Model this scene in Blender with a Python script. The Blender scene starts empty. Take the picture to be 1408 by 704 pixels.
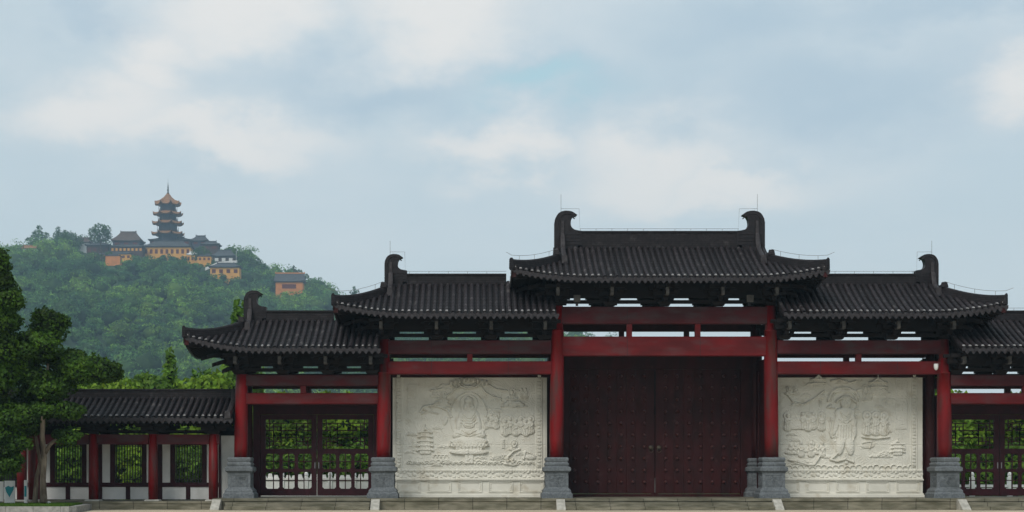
import bpy, math, random
import numpy as np
from math import radians as R, pi, sin, cos

# ------------------------------------------------------------------ camera, sky, sun, exposure
S = bpy.context.scene
COL = S.collection
F, DIST, EYE, VX, VY = 2108.0, 62.0, 1.47, 650.0, 650.0     # survey of the site
cam = bpy.data.objects.new('camera', bpy.data.cameras.new('camera'))
COL.objects.link(cam)
cam.location = (0, -DIST, EYE); cam.rotation_euler = (R(90), 0, 0)
cam.data.sensor_width = 36; cam.data.lens = F / 1408 * 36
cam.data.shift_x = (704 - VX) / 1408; cam.data.shift_y = (VY - 352) / 1408
cam.data.clip_start = .5; cam.data.clip_end = 9000
S.camera = cam

SUN_EL, SUN_AZ = 42, 208        # azimuth measured from +Y, clockwise: behind the viewer, a little left
w = bpy.data.worlds.new('World'); S.world = w; w.use_nodes = True
nt = w.node_tree; nt.nodes.clear()
def N(t, nt=None, **k):
    n = nt.nodes.new(t)
    for a, b in k.items(): setattr(n, a, b)
    return n
def world():
    L = nt.links.new
    out = N('ShaderNodeOutputWorld', nt); bg = N('ShaderNodeBackground', nt)
    sky = N('ShaderNodeTexSky', nt); sky.sky_type = 'NISHITA'; sky.sun_disc = False
    sky.sun_elevation = R(SUN_EL); sky.sun_rotation = R(SUN_AZ); sky.air_density = 1.0; sky.dust_density = 2.5; sky.ozone_density = 1.5
    tc = N('ShaderNodeTexCoord', nt); sep = N('ShaderNodeSeparateXYZ', nt); L(tc.outputs['Generated'], sep.inputs[0])
    def math_(op, a, b=None, c=None, clamp=False):
        n = N('ShaderNodeMath', nt, operation=op); n.use_clamp = clamp
        for i, v in enumerate((a, b, c)):
            if v is None: continue
            if isinstance(v, (int, float)): n.inputs[i].default_value = v
            else: L(v, n.inputs[i])
        return n.outputs[0]
    # heading and height of a direction, so cloud shapes sit in the sky
    r = math_('SQRT', math_('ADD', math_('MULTIPLY', sep.outputs[0], sep.outputs[0]), math_('MULTIPLY', sep.outputs[1], sep.outputs[1])))
    r = math_('MAXIMUM', r, .05)
    u = math_('ARCTAN2', sep.outputs[0], sep.outputs[1]); v = math_('ARCTANGENT', math_('DIVIDE', sep.outputs[2], r))
    cv = N('ShaderNodeCombineXYZ', nt); L(u, cv.inputs[0]); L(v, cv.inputs[1])
    def noise(scale, detail, rough, off, stretch=(1, 1.7, 1)):
        mp = N('ShaderNodeMapping', nt); mp.inputs['Location'].default_value = off; mp.inputs['Scale'].default_value = stretch
        L(cv.outputs[0], mp.inputs[0]); n = N('ShaderNodeTexNoise', nt); L(mp.outputs[0], n.inputs['Vector'])
        n.inputs['Scale'].default_value = scale; n.inputs['Detail'].default_value = detail; n.inputs['Roughness'].default_value = rough
        return n.outputs['Fac']
    n1 = noise(9, 9, .6, (3.1, 1.2, 0)); n2 = noise(9, 9, .6, (9.7, 4.4, 0)); n3 = noise(5, 8, .6, (.4, 7.7, 0), (1, 2.2, 1))
    wu = math_('ADD', u, math_('MULTIPLY', math_('SUBTRACT', n1, .5), .13)); wv = math_('ADD', v, math_('MULTIPLY', math_('SUBTRACT', n2, .5), .12))
    def blob(px, py, rx, ry):
        a = math.atan2(px - VX, F); b = math.atan((VY - py) / math.hypot(F, px - VX))
        p = math_('DIVIDE', math_('SUBTRACT', wu, a), rx / F); q = math_('DIVIDE', math_('SUBTRACT', wv, b), ry / F)
        d = math_('ADD', math_('MULTIPLY', p, p), math_('MULTIPLY', q, q))
        return math_('POWER', 2.718, math_('MULTIPLY', d, -1.0))
    def mix(fac, a, b):
        m = N('ShaderNodeMix', nt, data_type='RGBA'); 
        if isinstance(fac, (int, float)): m.inputs[0].default_value = fac
        else: L(fac, m.inputs[0])
        for i, c in ((6, a), (7, b)):
            if isinstance(c, tuple): m.inputs[i].default_value = c + (1,)
            else: L(c, m.inputs[i])
        return m.outputs[2]
    # thin high overcast over the physical sky
    skys = N('ShaderNodeVectorMath', nt, operation='SCALE'); L(sky.outputs[0], skys.inputs[0]); skys.inputs['Scale'].default_value = .10
    veil = (.475, .555, .595)
    c = mix(.88, skys.outputs[0], veil)
    rmp = N('ShaderNodeMapRange', nt); L(n3, rmp.inputs[0]); rmp.inputs[1].default_value = .42; rmp.inputs[2].default_value = .68; rmp.inputs[4].default_value = .55
    c = mix(rmp.outputs[0], c, (.57, .61, .635))
    blue = None
    for a in ((1180, 120, 230, 60), (1300, 0, 260, 30), (740, 110, 130, 36), (520, 120, 150, 34), (130, 10, 110, 22), (1010, 40, 120, 60)):
        b = blob(*a); blue = b if blue is None else math_('MAXIMUM', blue, b)
    c = mix(math_('MULTIPLY', blue, .7), c, (.345, .445, .53))
    teal = blob(745, 118, 90, 26)
    c = mix(math_('MULTIPLY', teal, .75), c, (.34, .53, .595))
    wh = None
    for a in ((150, 160, 130, 62), (205, 100, 85, 60), (225, 50, 90, 55), (345, 12, 150, 55), (600, 18, 150, 60), (885, 225, 140, 56), (690, 210, 120, 36), (1400, 125, 75, 50), (990, 255, 150, 34), (290, 195, 200, 40)):
        b = blob(*a); wh = b if wh is None else math_('MAXIMUM', wh, b)
    sm = N('ShaderNodeMapRange', nt, interpolation_type='SMOOTHSTEP'); L(wh, sm.inputs[0]); sm.inputs[1].default_value = .0; sm.inputs[2].default_value = 1.1; sm.inputs[4].default_value = .92
    c = mix(sm.outputs[0], c, (.68, .665, .645))
    low = N('ShaderNodeMapRange', nt, interpolation_type='SMOOTHSTEP'); L(v, low.inputs[0]); low.inputs[1].default_value = .22; low.inputs[2].default_value = .08; low.inputs[3].default_value = 0; low.inputs[4].default_value = .55
    c = mix(low.outputs[0], c, (.515, .575, .60))
    L(c, bg.inputs[0]); bg.inputs[1].default_value = 1.0
    L(bg.outputs[0], out.inputs[0])
world()
sd = bpy.data.lights.new('sun', 'SUN'); sd.energy = 1.5; sd.angle = R(28); sd.color = (1, .95, .88)
sun = bpy.data.objects.new('sun', sd); COL.objects.link(sun)
az = R(SUN_AZ); el = R(SUN_EL)
from mathutils import Vector, Matrix, noise as mnoise
sun.rotation_euler = Vector((sin(az) * cos(el), cos(az) * cos(el), sin(el))).to_track_quat('Z', 'Y').to_euler()
sun.location = (-20, -40, 60)
S.view_settings.view_transform = 'Standard'; S.view_settings.look = 'None'; S.view_settings.gamma = 1
S.view_settings.exposure = 0.42
S.cycles.max_bounces = 6; S.cycles.volume_bounces = 0; S.cycles.transparent_max_bounces = 8

random.seed(7); rng = np.random.default_rng(11)

# ------------------------------------------------------------------ helpers
def PX(px, y): return (px - VX) * (DIST + y) / F
def PZ(py, y): return EYE + (VY - py) * (DIST + y) / F

def mat(name, col, col2=None, rough=.7, scale=3., detail=6, lo=.35, hi=.65, bump=0., bscale=30., metal=0., stretch=(1, 1, 1), spec=None,
        col3=None, scale3=.8, lo3=.5, hi3=.7, stretch3=(1, 1, 1), rnd=0., attr=None, transl=0., brick=None, wave=None):
    m = bpy.data.materials.new(name); m.use_nodes = True; t = m.node_tree; L = t.links.new
    b = t.nodes['Principled BSDF']; b.inputs['Roughness'].default_value = rough; b.inputs['Metallic'].default_value = metal
    b.inputs['Specular IOR Level'].default_value = .18 if spec is None else spec
    tc = N('ShaderNodeTexCoord', t)
    def noi(sc, st, dt):
        mp = N('ShaderNodeMapping', t); mp.inputs['Scale'].default_value = st; L(tc.outputs['Object'], mp.inputs[0])
        n = N('ShaderNodeTexNoise', t); n.inputs['Scale'].default_value = sc; n.inputs['Detail'].default_value = dt; L(mp.outputs[0], n.inputs['Vector']); return n.outputs['Fac']
    def mx(fac, a, bb, kind='MIX'):
        x = N('ShaderNodeMix', t, data_type='RGBA', blend_type=kind)
        if isinstance(fac, (int, float)): x.inputs[0].default_value = fac
        else: L(fac, x.inputs[0])
        for i, c in ((6, a), (7, bb)):
            if isinstance(c, tuple): x.inputs[i].default_value = c + (1,)
            else: L(c, x.inputs[i])
        return x.outputs[2]
    def rng_(s, a, bb, o=1.):
        r = N('ShaderNodeMapRange', t); L(s, r.inputs[0]); r.inputs[1].default_value = a; r.inputs[2].default_value = bb; r.inputs[4].default_value = o; return r.outputs[0]
    c = col
    if col2: c = mx(rng_(noi(scale, stretch, detail), lo, hi), col, col2)
    if col3: c = mx(rng_(noi(scale3, stretch3, 8), lo3, hi3), c, col3)
    if attr:
        a = N('ShaderNodeAttribute', t); a.attribute_name = attr; c = mx(1.0, c, a.outputs['Color'], 'MULTIPLY')
    if rnd:
        o = N('ShaderNodeObjectInfo', t); h = N('ShaderNodeHueSaturation', t)
        r = N('ShaderNodeMapRange', t); L(o.outputs['Random'], r.inputs[0]); r.inputs[3].default_value = 1 - rnd; r.inputs[4].default_value = 1 + rnd
        L(r.outputs[0], h.inputs['Value'])
        if isinstance(c, tuple): h.inputs['Color'].default_value = c + (1,)
        else: L(c, h.inputs['Color'])
        c = h.outputs[0]
    hgt = None
    if brick:
        br = N('ShaderNodeTexBrick', t); mp = N('ShaderNodeMapping', t); L(tc.outputs['Object'], mp.inputs[0]); mp.inputs['Rotation'].default_value = brick.get('rot', (0, 0, 0))
        L(mp.outputs[0], br.inputs[0]); br.inputs['Scale'].default_value = 1; br.inputs['Brick Width'].default_value = brick['w']; br.inputs['Row Height'].default_value = brick['h']
        br.inputs['Mortar Size'].default_value = brick.get('m', .01); br.inputs['Color1'].default_value = (1, 1, 1, 1); k = brick.get('var', .75); br.inputs['Color2'].default_value = (k, k, k, 1)
        mk = brick.get('mk', .4); br.inputs['Mortar'].default_value = (mk, mk, mk, 1); c = mx(1.0, c, br.outputs['Color'], 'MULTIPLY'); hgt = br.outputs['Fac']
    if isinstance(c, tuple): b.inputs['Base Color'].default_value = c + (1,)
    else: L(c, b.inputs['Base Color'])
    if bump:
        bm = N('ShaderNodeBump', t); bm.inputs['Strength'].default_value = bump; bm.inputs['Distance'].default_value = .02
        L(noi(bscale, stretch, 5), bm.inputs['Height']); L(bm.outputs[0], b.inputs['Normal'])
        if rough < .6: L(rng_(noi(scale * 2, stretch, 5), .3, .7, 1.), N('ShaderNodeMath', t).inputs[0])
    if transl:
        o = t.nodes['Material Output']; tr = N('ShaderNodeBsdfTranslucent', t); ms = N('ShaderNodeMixShader', t); ms.inputs[0].default_value = transl
        if isinstance(c, tuple): tr.inputs[0].default_value = c + (1,)
        else: L(c, tr.inputs[0])
        L(b.outputs[0], ms.inputs[1]); L(tr.outputs[0], ms.inputs[2]); L(ms.outputs[0], o.inputs[0])
    return m

M = {}
M['red'] = mat('red_lacquer', (.17, .004, .006), (.10, .004, .005), .5, 2.2, stretch=(1, 1, .25), col3=(.07, .022, .020), scale3=3.5, lo3=.46, hi3=.66, stretch3=(1, 1, .2), bump=.12, bscale=25)
M['redbeam'] = mat('red_beam_paint', (.125, .005, .007), (.07, .006, .007), .6, 1.6, stretch=(.4, 1, 1.4), col3=(.085, .03, .032), scale3=1.8, lo3=.52, hi3=.74, stretch3=(.5, 1, 1.3), bump=.15, bscale=22)
M['redbeam_worn'] = mat('worn_red_beam_paint', (.075, .009, .012), (.04, .010, .012), .7, 1.6, stretch=(.4, 1, 1.4), col3=(.05, .028, .03), scale3=2.2, lo3=.46, hi3=.66, stretch3=(.5, 1, 1.3), bump=.15, bscale=22)
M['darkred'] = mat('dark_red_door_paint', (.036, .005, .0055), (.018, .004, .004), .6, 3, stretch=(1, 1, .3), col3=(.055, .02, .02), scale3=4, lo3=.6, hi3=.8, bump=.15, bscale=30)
M['lattice'] = mat('maroon_lattice_paint', (.035, .005, .009), (.02, .004, .006), .6, 4)
M['timber'] = mat('dark_stained_timber', (.012, .009, .009), (.007, .006, .007), .75, 4, stretch=(.3, 1, 1), bump=.2, bscale=20)
M['timber_grey'] = mat('weathered_grey_timber', (.11, .105, .10), (.05, .048, .048), .8, 6)
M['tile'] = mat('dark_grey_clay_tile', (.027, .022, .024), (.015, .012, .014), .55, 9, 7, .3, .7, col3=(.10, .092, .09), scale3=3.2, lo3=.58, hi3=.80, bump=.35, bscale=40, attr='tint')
M['tile_end'] = mat('tile_end_clay', (.038, .034, .037), (.018, .016, .018), .6, 12)
M['mortar'] = mat('pale_tile_mortar', (.27, .265, .27), (.10, .098, .10), .8, 7, lo=.4, hi=.62)
M['ridge'] = mat('ridge_clay_courses', (.024, .020, .022), (.012, .010, .012), .6, 8, brick=dict(w=.35, h=.085, m=.012, rot=(R(90), 0, 0), var=.7, mk=.35), bump=.4, bscale=30, col3=(.075, .068, .07), scale3=3, lo3=.6, hi3=.85)
M['ornament'] = mat('ridge_ornament_clay', (.020, .017, .019), (.010, .009, .011), .5, 6, bump=.4, bscale=22)
M['marble'] = mat('pale_carved_marble', (.72, .70, .62), (.62, .605, .53), .6, 1.3, col3=(.46, .41, .31), scale3=1.9, lo3=.57, hi3=.84, bump=.25, bscale=35)
M['granite'] = mat('blue_grey_granite', (.15, .165, .175), (.09, .10, .108), .65, 14, bump=.3, bscale=45, col3=(.07, .078, .08), scale3=1.5, lo3=.52, hi3=.75)
M['step'] = mat('mossy_step_stone', (.25, .23, .175), (.12, .115, .08), .85, 3, stretch=(.5, 1, 2.5), col3=(.10, .095, .065), scale3=1.2, lo3=.5, hi3=.7, stretch3=(.6, 1, 3), brick=dict(w=1.35, h=.5, m=.018, rot=(R(90), 0, 0), var=.82, mk=.4), bump=.3, bscale=25)
M['cheek'] = mat('pale_cheek_stone', (.48, .46, .41), (.32, .31, .27), .8, 5, bump=.2)
M['plaster'] = mat('off_white_plaster', (.66, .66, .64), (.55, .55, .53), .85, 1.6, col3=(.40, .40, .37), scale3=1.1, lo3=.58, hi3=.85, stretch3=(1.5, 1, .4), bump=.08)
M['white'] = mat('white_stone', (.85, .85, .83), (.76, .76, .73), .6, 3)
M['whitepaint'] = mat('white_paint', (.78, .78, .76), (.66, .66, .65), .5, 5)
M['iron'] = mat('dark_iron_bar', (.02, .018, .02), None, .5)
M['steel'] = mat('galvanised_wire', (.16, .165, .17), None, .6)
M['brass'] = mat('tarnished_brass', (.10, .085, .06), (.05, .04, .035), .5, 12, metal=.5)
M['stud'] = mat('dark_painted_stud', (.06, .016, .014), None, .35, spec=.6)
M['teal'] = mat('teal_print', (.03, .25, .28), None, .5)
M['plaza'] = mat('beige_plaza_paving', (.60, .52, .385), (.50, .43, .32), .85, .6, brick=dict(w=.6, h=.6, m=.008, var=.93, mk=.7), col3=(.42, .37, .29), scale3=.25, lo3=.55, hi3=.8, bump=.15)
M['lawn'] = mat('lawn_green', (.055, .11, .02), (.035, .075, .015), .9, 2, bump=.5, bscale=15)
M['grass'] = mat('grass_blades', (.10, .20, .022), (.055, .12, .015), .7, 5, transl=.25)
M['soil'] = mat('brown_soil', (.09, .045, .02), (.05, .03, .016), .95, 6, bump=.5)
M['kerb'] = mat('grey_granite_kerb', (.34, .33, .31), (.22, .215, .20), .8, 8, bump=.25, brick=dict(w=1.0, h=2.0, m=.012, rot=(R(90), 0, 0), var=.9, mk=.5))
M['hill'] = mat('hill_soil', (.03, .06, .02), (.025, .05, .02), .95, .05)
M['hill_leaf'] = mat('hill_foliage', (.095, .19, .045), (.045, .115, .035), .75, .25, attr='tint', transl=.2)
M['leaf_dark'] = mat('dark_evergreen_leaf', (.055, .115, .010), (.020, .050, .007), .6, 2.2, transl=.18, attr='tint')
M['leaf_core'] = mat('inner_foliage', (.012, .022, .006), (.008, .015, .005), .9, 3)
M['leaf_mid'] = mat('mid_green_leaf', (.11, .20, .022), (.06, .13, .016), .6, .8, transl=.3, attr='tint', rnd=.2)
M['leaf_bright'] = mat('bright_yellow_green_leaf', (.20, .31, .028), (.08, .16, .016), .6, .5, transl=.35, attr='tint', rnd=.2)
M['bark'] = mat('pale_grey_bark', (.30, .25, .19), (.12, .095, .07), .9, 5, stretch=(1, 1, .25), bump=.8, bscale=14, lo=.4, hi=.6)
M['bark_dark'] = mat('brown_bark', (.075, .055, .04), (.04, .03, .022), .9, 5, bump=.6, bscale=14)
M['ochre'] = mat('ochre_temple_plaster', (.62, .33, .07), (.52, .24, .06), .85, .3)
M['orange'] = mat('orange_temple_plaster', (.56, .21, .06), (.44, .17, .05), .85, .3)
M['roof_far'] = mat('grey_temple_tile', (.075, .078, .085), (.045, .048, .055), .7, .8)
M['roof_brown'] = mat('brown_temple_tile', (.11, .07, .055), (.06, .045, .04), .7, .8)
M['roof_orange'] = mat('orange_glazed_tile', (.30, .145, .06), (.20, .10, .05), .6, .8)
M['wood_far'] = mat('brown_temple_timber', (.075, .045, .04), (.05, .035, .035), .8, .8)
M['pag_body'] = mat('blue_grey_pagoda_timber', (.055, .055, .08), (.04, .04, .06), .8, .8)
M['window_far'] = mat('maroon_window', (.10, .02, .018), None, .5)
M['white_far'] = mat('white_wall_far', (.6, .6, .58), None, .8)

class MB:
    def __init__(s): s.v = []; s.f = []; s.n = 0
    def add(s, vs, fs):
        s.v.extend([tuple(map(float, q)) for q in vs]); s.f.extend([tuple(i + s.n for i in q) for q in fs]); s.n += len(vs); return s
    def box(s, x0, x1, y0, y1, z0, z1):
        return s.add([(x0,y0,z0),(x1,y0,z0),(x1,y1,z0),(x0,y1,z0),(x0,y0,z1),(x1,y0,z1),(x1,y1,z1),(x0,y1,z1)],
                     [(0,3,2,1),(4,5,6,7),(0,1,5,4),(1,2,6,5),(2,3,7,6),(3,0,4,7)])
    def cbox(s, c, d): return s.box(c[0]-d[0]/2, c[0]+d[0]/2, c[1]-d[1]/2, c[1]+d[1]/2, c[2]-d[2]/2, c[2]+d[2]/2)
    def frust(s, c, z0, z1, a0, b0, a1, b1):      # rectangular frustum, half sizes
        x, y = c
        return s.add([(x-a0,y-b0,z0),(x+a0,y-b0,z0),(x+a0,y+b0,z0),(x-a0,y+b0,z0),(x-a1,y-b1,z1),(x+a1,y-b1,z1),(x+a1,y+b1,z1),(x-a1,y+b1,z1)],
                     [(0,3,2,1),(4,5,6,7),(0,1,5,4),(1,2,6,5),(2,3,7,6),(3,0,4,7)])
    def lathe(s, c, prof, n=20, dx=0, dy=0, sq=False, rot=0):   # prof [(r,z)], dx,dy: lean of the top
        z0, z1 = prof[0][1], prof[-1][1]; vs = []; fs = []
        for r, z in prof:
            t = (z - z0) / (z1 - z0 + 1e-9)
            for k in range(n):
                a = 2*pi*k/n + rot; vs.append((c[0] + dx*t + r*cos(a), c[1] + dy*t + r*sin(a), z))
        for i in range(len(prof)-1):
            for k in range(n):
                k2 = (k+1) % n; fs.append((i*n+k, i*n+k2, (i+1)*n+k2, (i+1)*n+k))
        fs.append(tuple(range(n))[::-1]); fs.append(tuple(range((len(prof)-1)*n, len(prof)*n)))
        return s.add(vs, fs)
    def tube(s, pts, r, n=8):
        pts = [Vector(p) for p in pts]; rr = r if isinstance(r, (list, tuple)) else [r]*len(pts); vs = []; fs = []
        for i, p in enumerate(pts):
            d = (pts[min(i+1, len(pts)-1)] - pts[max(i-1, 0)]).normalized()
            a = d.cross(Vector((0, 0, 1)) if abs(d.z) < .9 else Vector((0, 1, 0))).normalized(); b = d.cross(a)
            for k in range(n):
                t = 2*pi*k/n; q = p + (a*cos(t) + b*sin(t))*rr[i]; vs.append(q)
        for i in range(len(pts)-1):
            for k in range(n):
                k2 = (k+1) % n; fs.append((i*n+k, i*n+k2, (i+1)*n+k2, (i+1)*n+k))
        fs.append(tuple(range(n))[::-1]); fs.append(tuple(range((len(pts)-1)*n, len(pts)*n)))
        return s.add(vs, fs)
    def sweep(s, pts, w, h0, h1):           # upright rectangular section along a path
        pts = [Vector(p) for p in pts]; vs = []; fs = []; ww = w if isinstance(w, (list, tuple)) else [w]*len(pts)
        hh = h1 if isinstance(h1, (list, tuple)) else [h1]*len(pts)
        for i, p in enumerate(pts):
            d = pts[min(i+1, len(pts)-1)] - pts[max(i-1, 0)]; a = Vector((-d.y, d.x, 0))
            a = a.normalized() if a.length > 1e-6 else Vector((1, 0, 0)); a *= ww[i]/2
            vs += [p - a + Vector((0,0,h0)), p + a + Vector((0,0,h0)), p + a*.9 + Vector((0,0,hh[i]*.85)), p + a*.45 + Vector((0,0,hh[i])), p - a*.45 + Vector((0,0,hh[i])), p - a*.9 + Vector((0,0,hh[i]*.85))]
        for i in range(len(pts)-1):
            for k in range(6): fs.append((i*6+k, i*6+(k+1)%6, (i+1)*6+(k+1)%6, (i+1)*6+k))
        fs.append((5,4,3,2,1,0)); e = (len(pts)-1)*6; fs.append(tuple(range(e, e+6)))
        return s.add(vs, fs)
    def prism(s, poly, y0, y1, flip=1):      # outline in XZ, extruded along Y
        n = len(poly); vs = [(x, y0, z) for x, z in poly] + [(x, y1, z) for x, z in poly]
        fs = [tuple(range(n)), tuple(range(2*n-1, n-1, -1))] + [(i, i+n, (i+1) % n + n, (i+1) % n) for i in range(n)]
        return s.add(vs, fs)
    def prism_x(s, poly, x0, x1):            # outline in YZ, extruded along X
        n = len(poly); vs = [(x0, y, z) for y, z in poly] + [(x1, y, z) for y, z in poly]
        fs = [tuple(range(n)), tuple(range(2*n-1, n-1, -1))] + [(i, i+n, (i+1) % n + n, (i+1) % n) for i in range(n)]
        return s.add(vs, fs)
    def dome(s, c, r, h, axis=-1):           # small boss standing off a wall facing -Y
        n = 8; vs = []; fs = []
        for j, (q, t) in enumerate(((1, 0), (.8, .6), (.4, .92))):
            for k in range(n): a = 2*pi*k/n; vs.append((c[0]+r*q*cos(a), c[1]+axis*h*t, c[2]+r*q*sin(a)))
        vs.append((c[0], c[1]+axis*h, c[2]))
        for j in range(2):
            for k in range(n): fs.append((j*n+k, j*n+(k+1)%n, (j+1)*n+(k+1)%n, (j+1)*n+k))
        for k in range(n): fs.append((2*n+k, 2*n+(k+1)%n, 3*n))
        return s.add(vs, fs)
    def build(s, name, m, parent=None, smooth=False, origin=None):
        me = bpy.data.meshes.new(name); me.from_pydata(s.v, [], s.f); me.update()
        return link(name, me, m, parent, smooth)
def link(name, me, m, parent=None, smooth=False, fixn=True):
    if fixn:
        import bmesh
        b = bmesh.new(); b.from_mesh(me); bmesh.ops.recalc_face_normals(b, faces=b.faces); b.to_mesh(me); b.free()
    o = bpy.data.objects.new(name, me); COL.objects.link(o)
    if m: me.materials.append(m)
    if parent:
        o.parent = parent
        if parent.type == 'EMPTY': o.matrix_parent_inverse = Matrix.Translation(-parent.location)
    if smooth:
        for p in me.polygons: p.use_smooth = True
    return o
def parent_world(o):
    p = Vector((0,0,0)); 
    while o: p = p + o.location; o = o.parent
    return p
def np_mesh(name, V, Fq, m, parent=None, smooth=False, tint=None, k=4):
    me = bpy.data.meshes.new(name); V = np.asarray(V, np.float32).reshape(-1, 3); Fq = np.asarray(Fq, np.int32).reshape(-1, k)
    me.vertices.add(len(V)); me.vertices.foreach_set('co', V.ravel()); me.loops.add(Fq.size); me.loops.foreach_set('vertex_index', Fq.ravel())
    me.polygons.add(len(Fq)); me.polygons.foreach_set('loop_start', np.arange(0, Fq.size, k, dtype=np.int32)); me.update(calc_edges=True)
    if tint is not None:
        a = me.color_attributes.new('tint', 'FLOAT_COLOR', 'POINT'); T = np.ones((len(V), 4), np.float32); T[:, :3] = tint; a.data.foreach_set('color', T.ravel())
    if smooth: me.polygons.foreach_set('use_smooth', np.ones(len(Fq), bool))
    return link(name, me, m, parent, fixn=False)
def tag(o, label, cat, group=None, kind=None):
    if label: o['label'] = label
    if cat: o['category'] = cat
    if group: o['group'] = group
    if kind: o['kind'] = kind
    return o
def thing(name, loc, label, cat, group=None):
    o = bpy.data.objects.new(name, None); COL.objects.link(o); o.location = loc; o.empty_display_size = .3
    return tag(o, label, cat, group)
def structure(o): o['kind'] = 'structure'; return o
def copy_tree(o, parent=None):
    c = o.copy(); COL.objects.link(c)
    if parent: c.parent = parent
    for ch in list(o.children): copy_tree(ch, c)
    return c

# ------------------------------------------------------------------ ground
b = MB(); b.add([(-1300,-120,0),(1300,-120,0),(1300,1440,0),(-1300,1440,0)], [(0,1,2,3)]); structure(b.build('plaza', M['plaza']))
b = MB(); b.add([(-600,5.5,.05),(700,5.5,.05),(700,900,.05),(-600,900,.05)], [(0,1,2,3)]); structure(b.build('lawn', M['lawn']))

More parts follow.
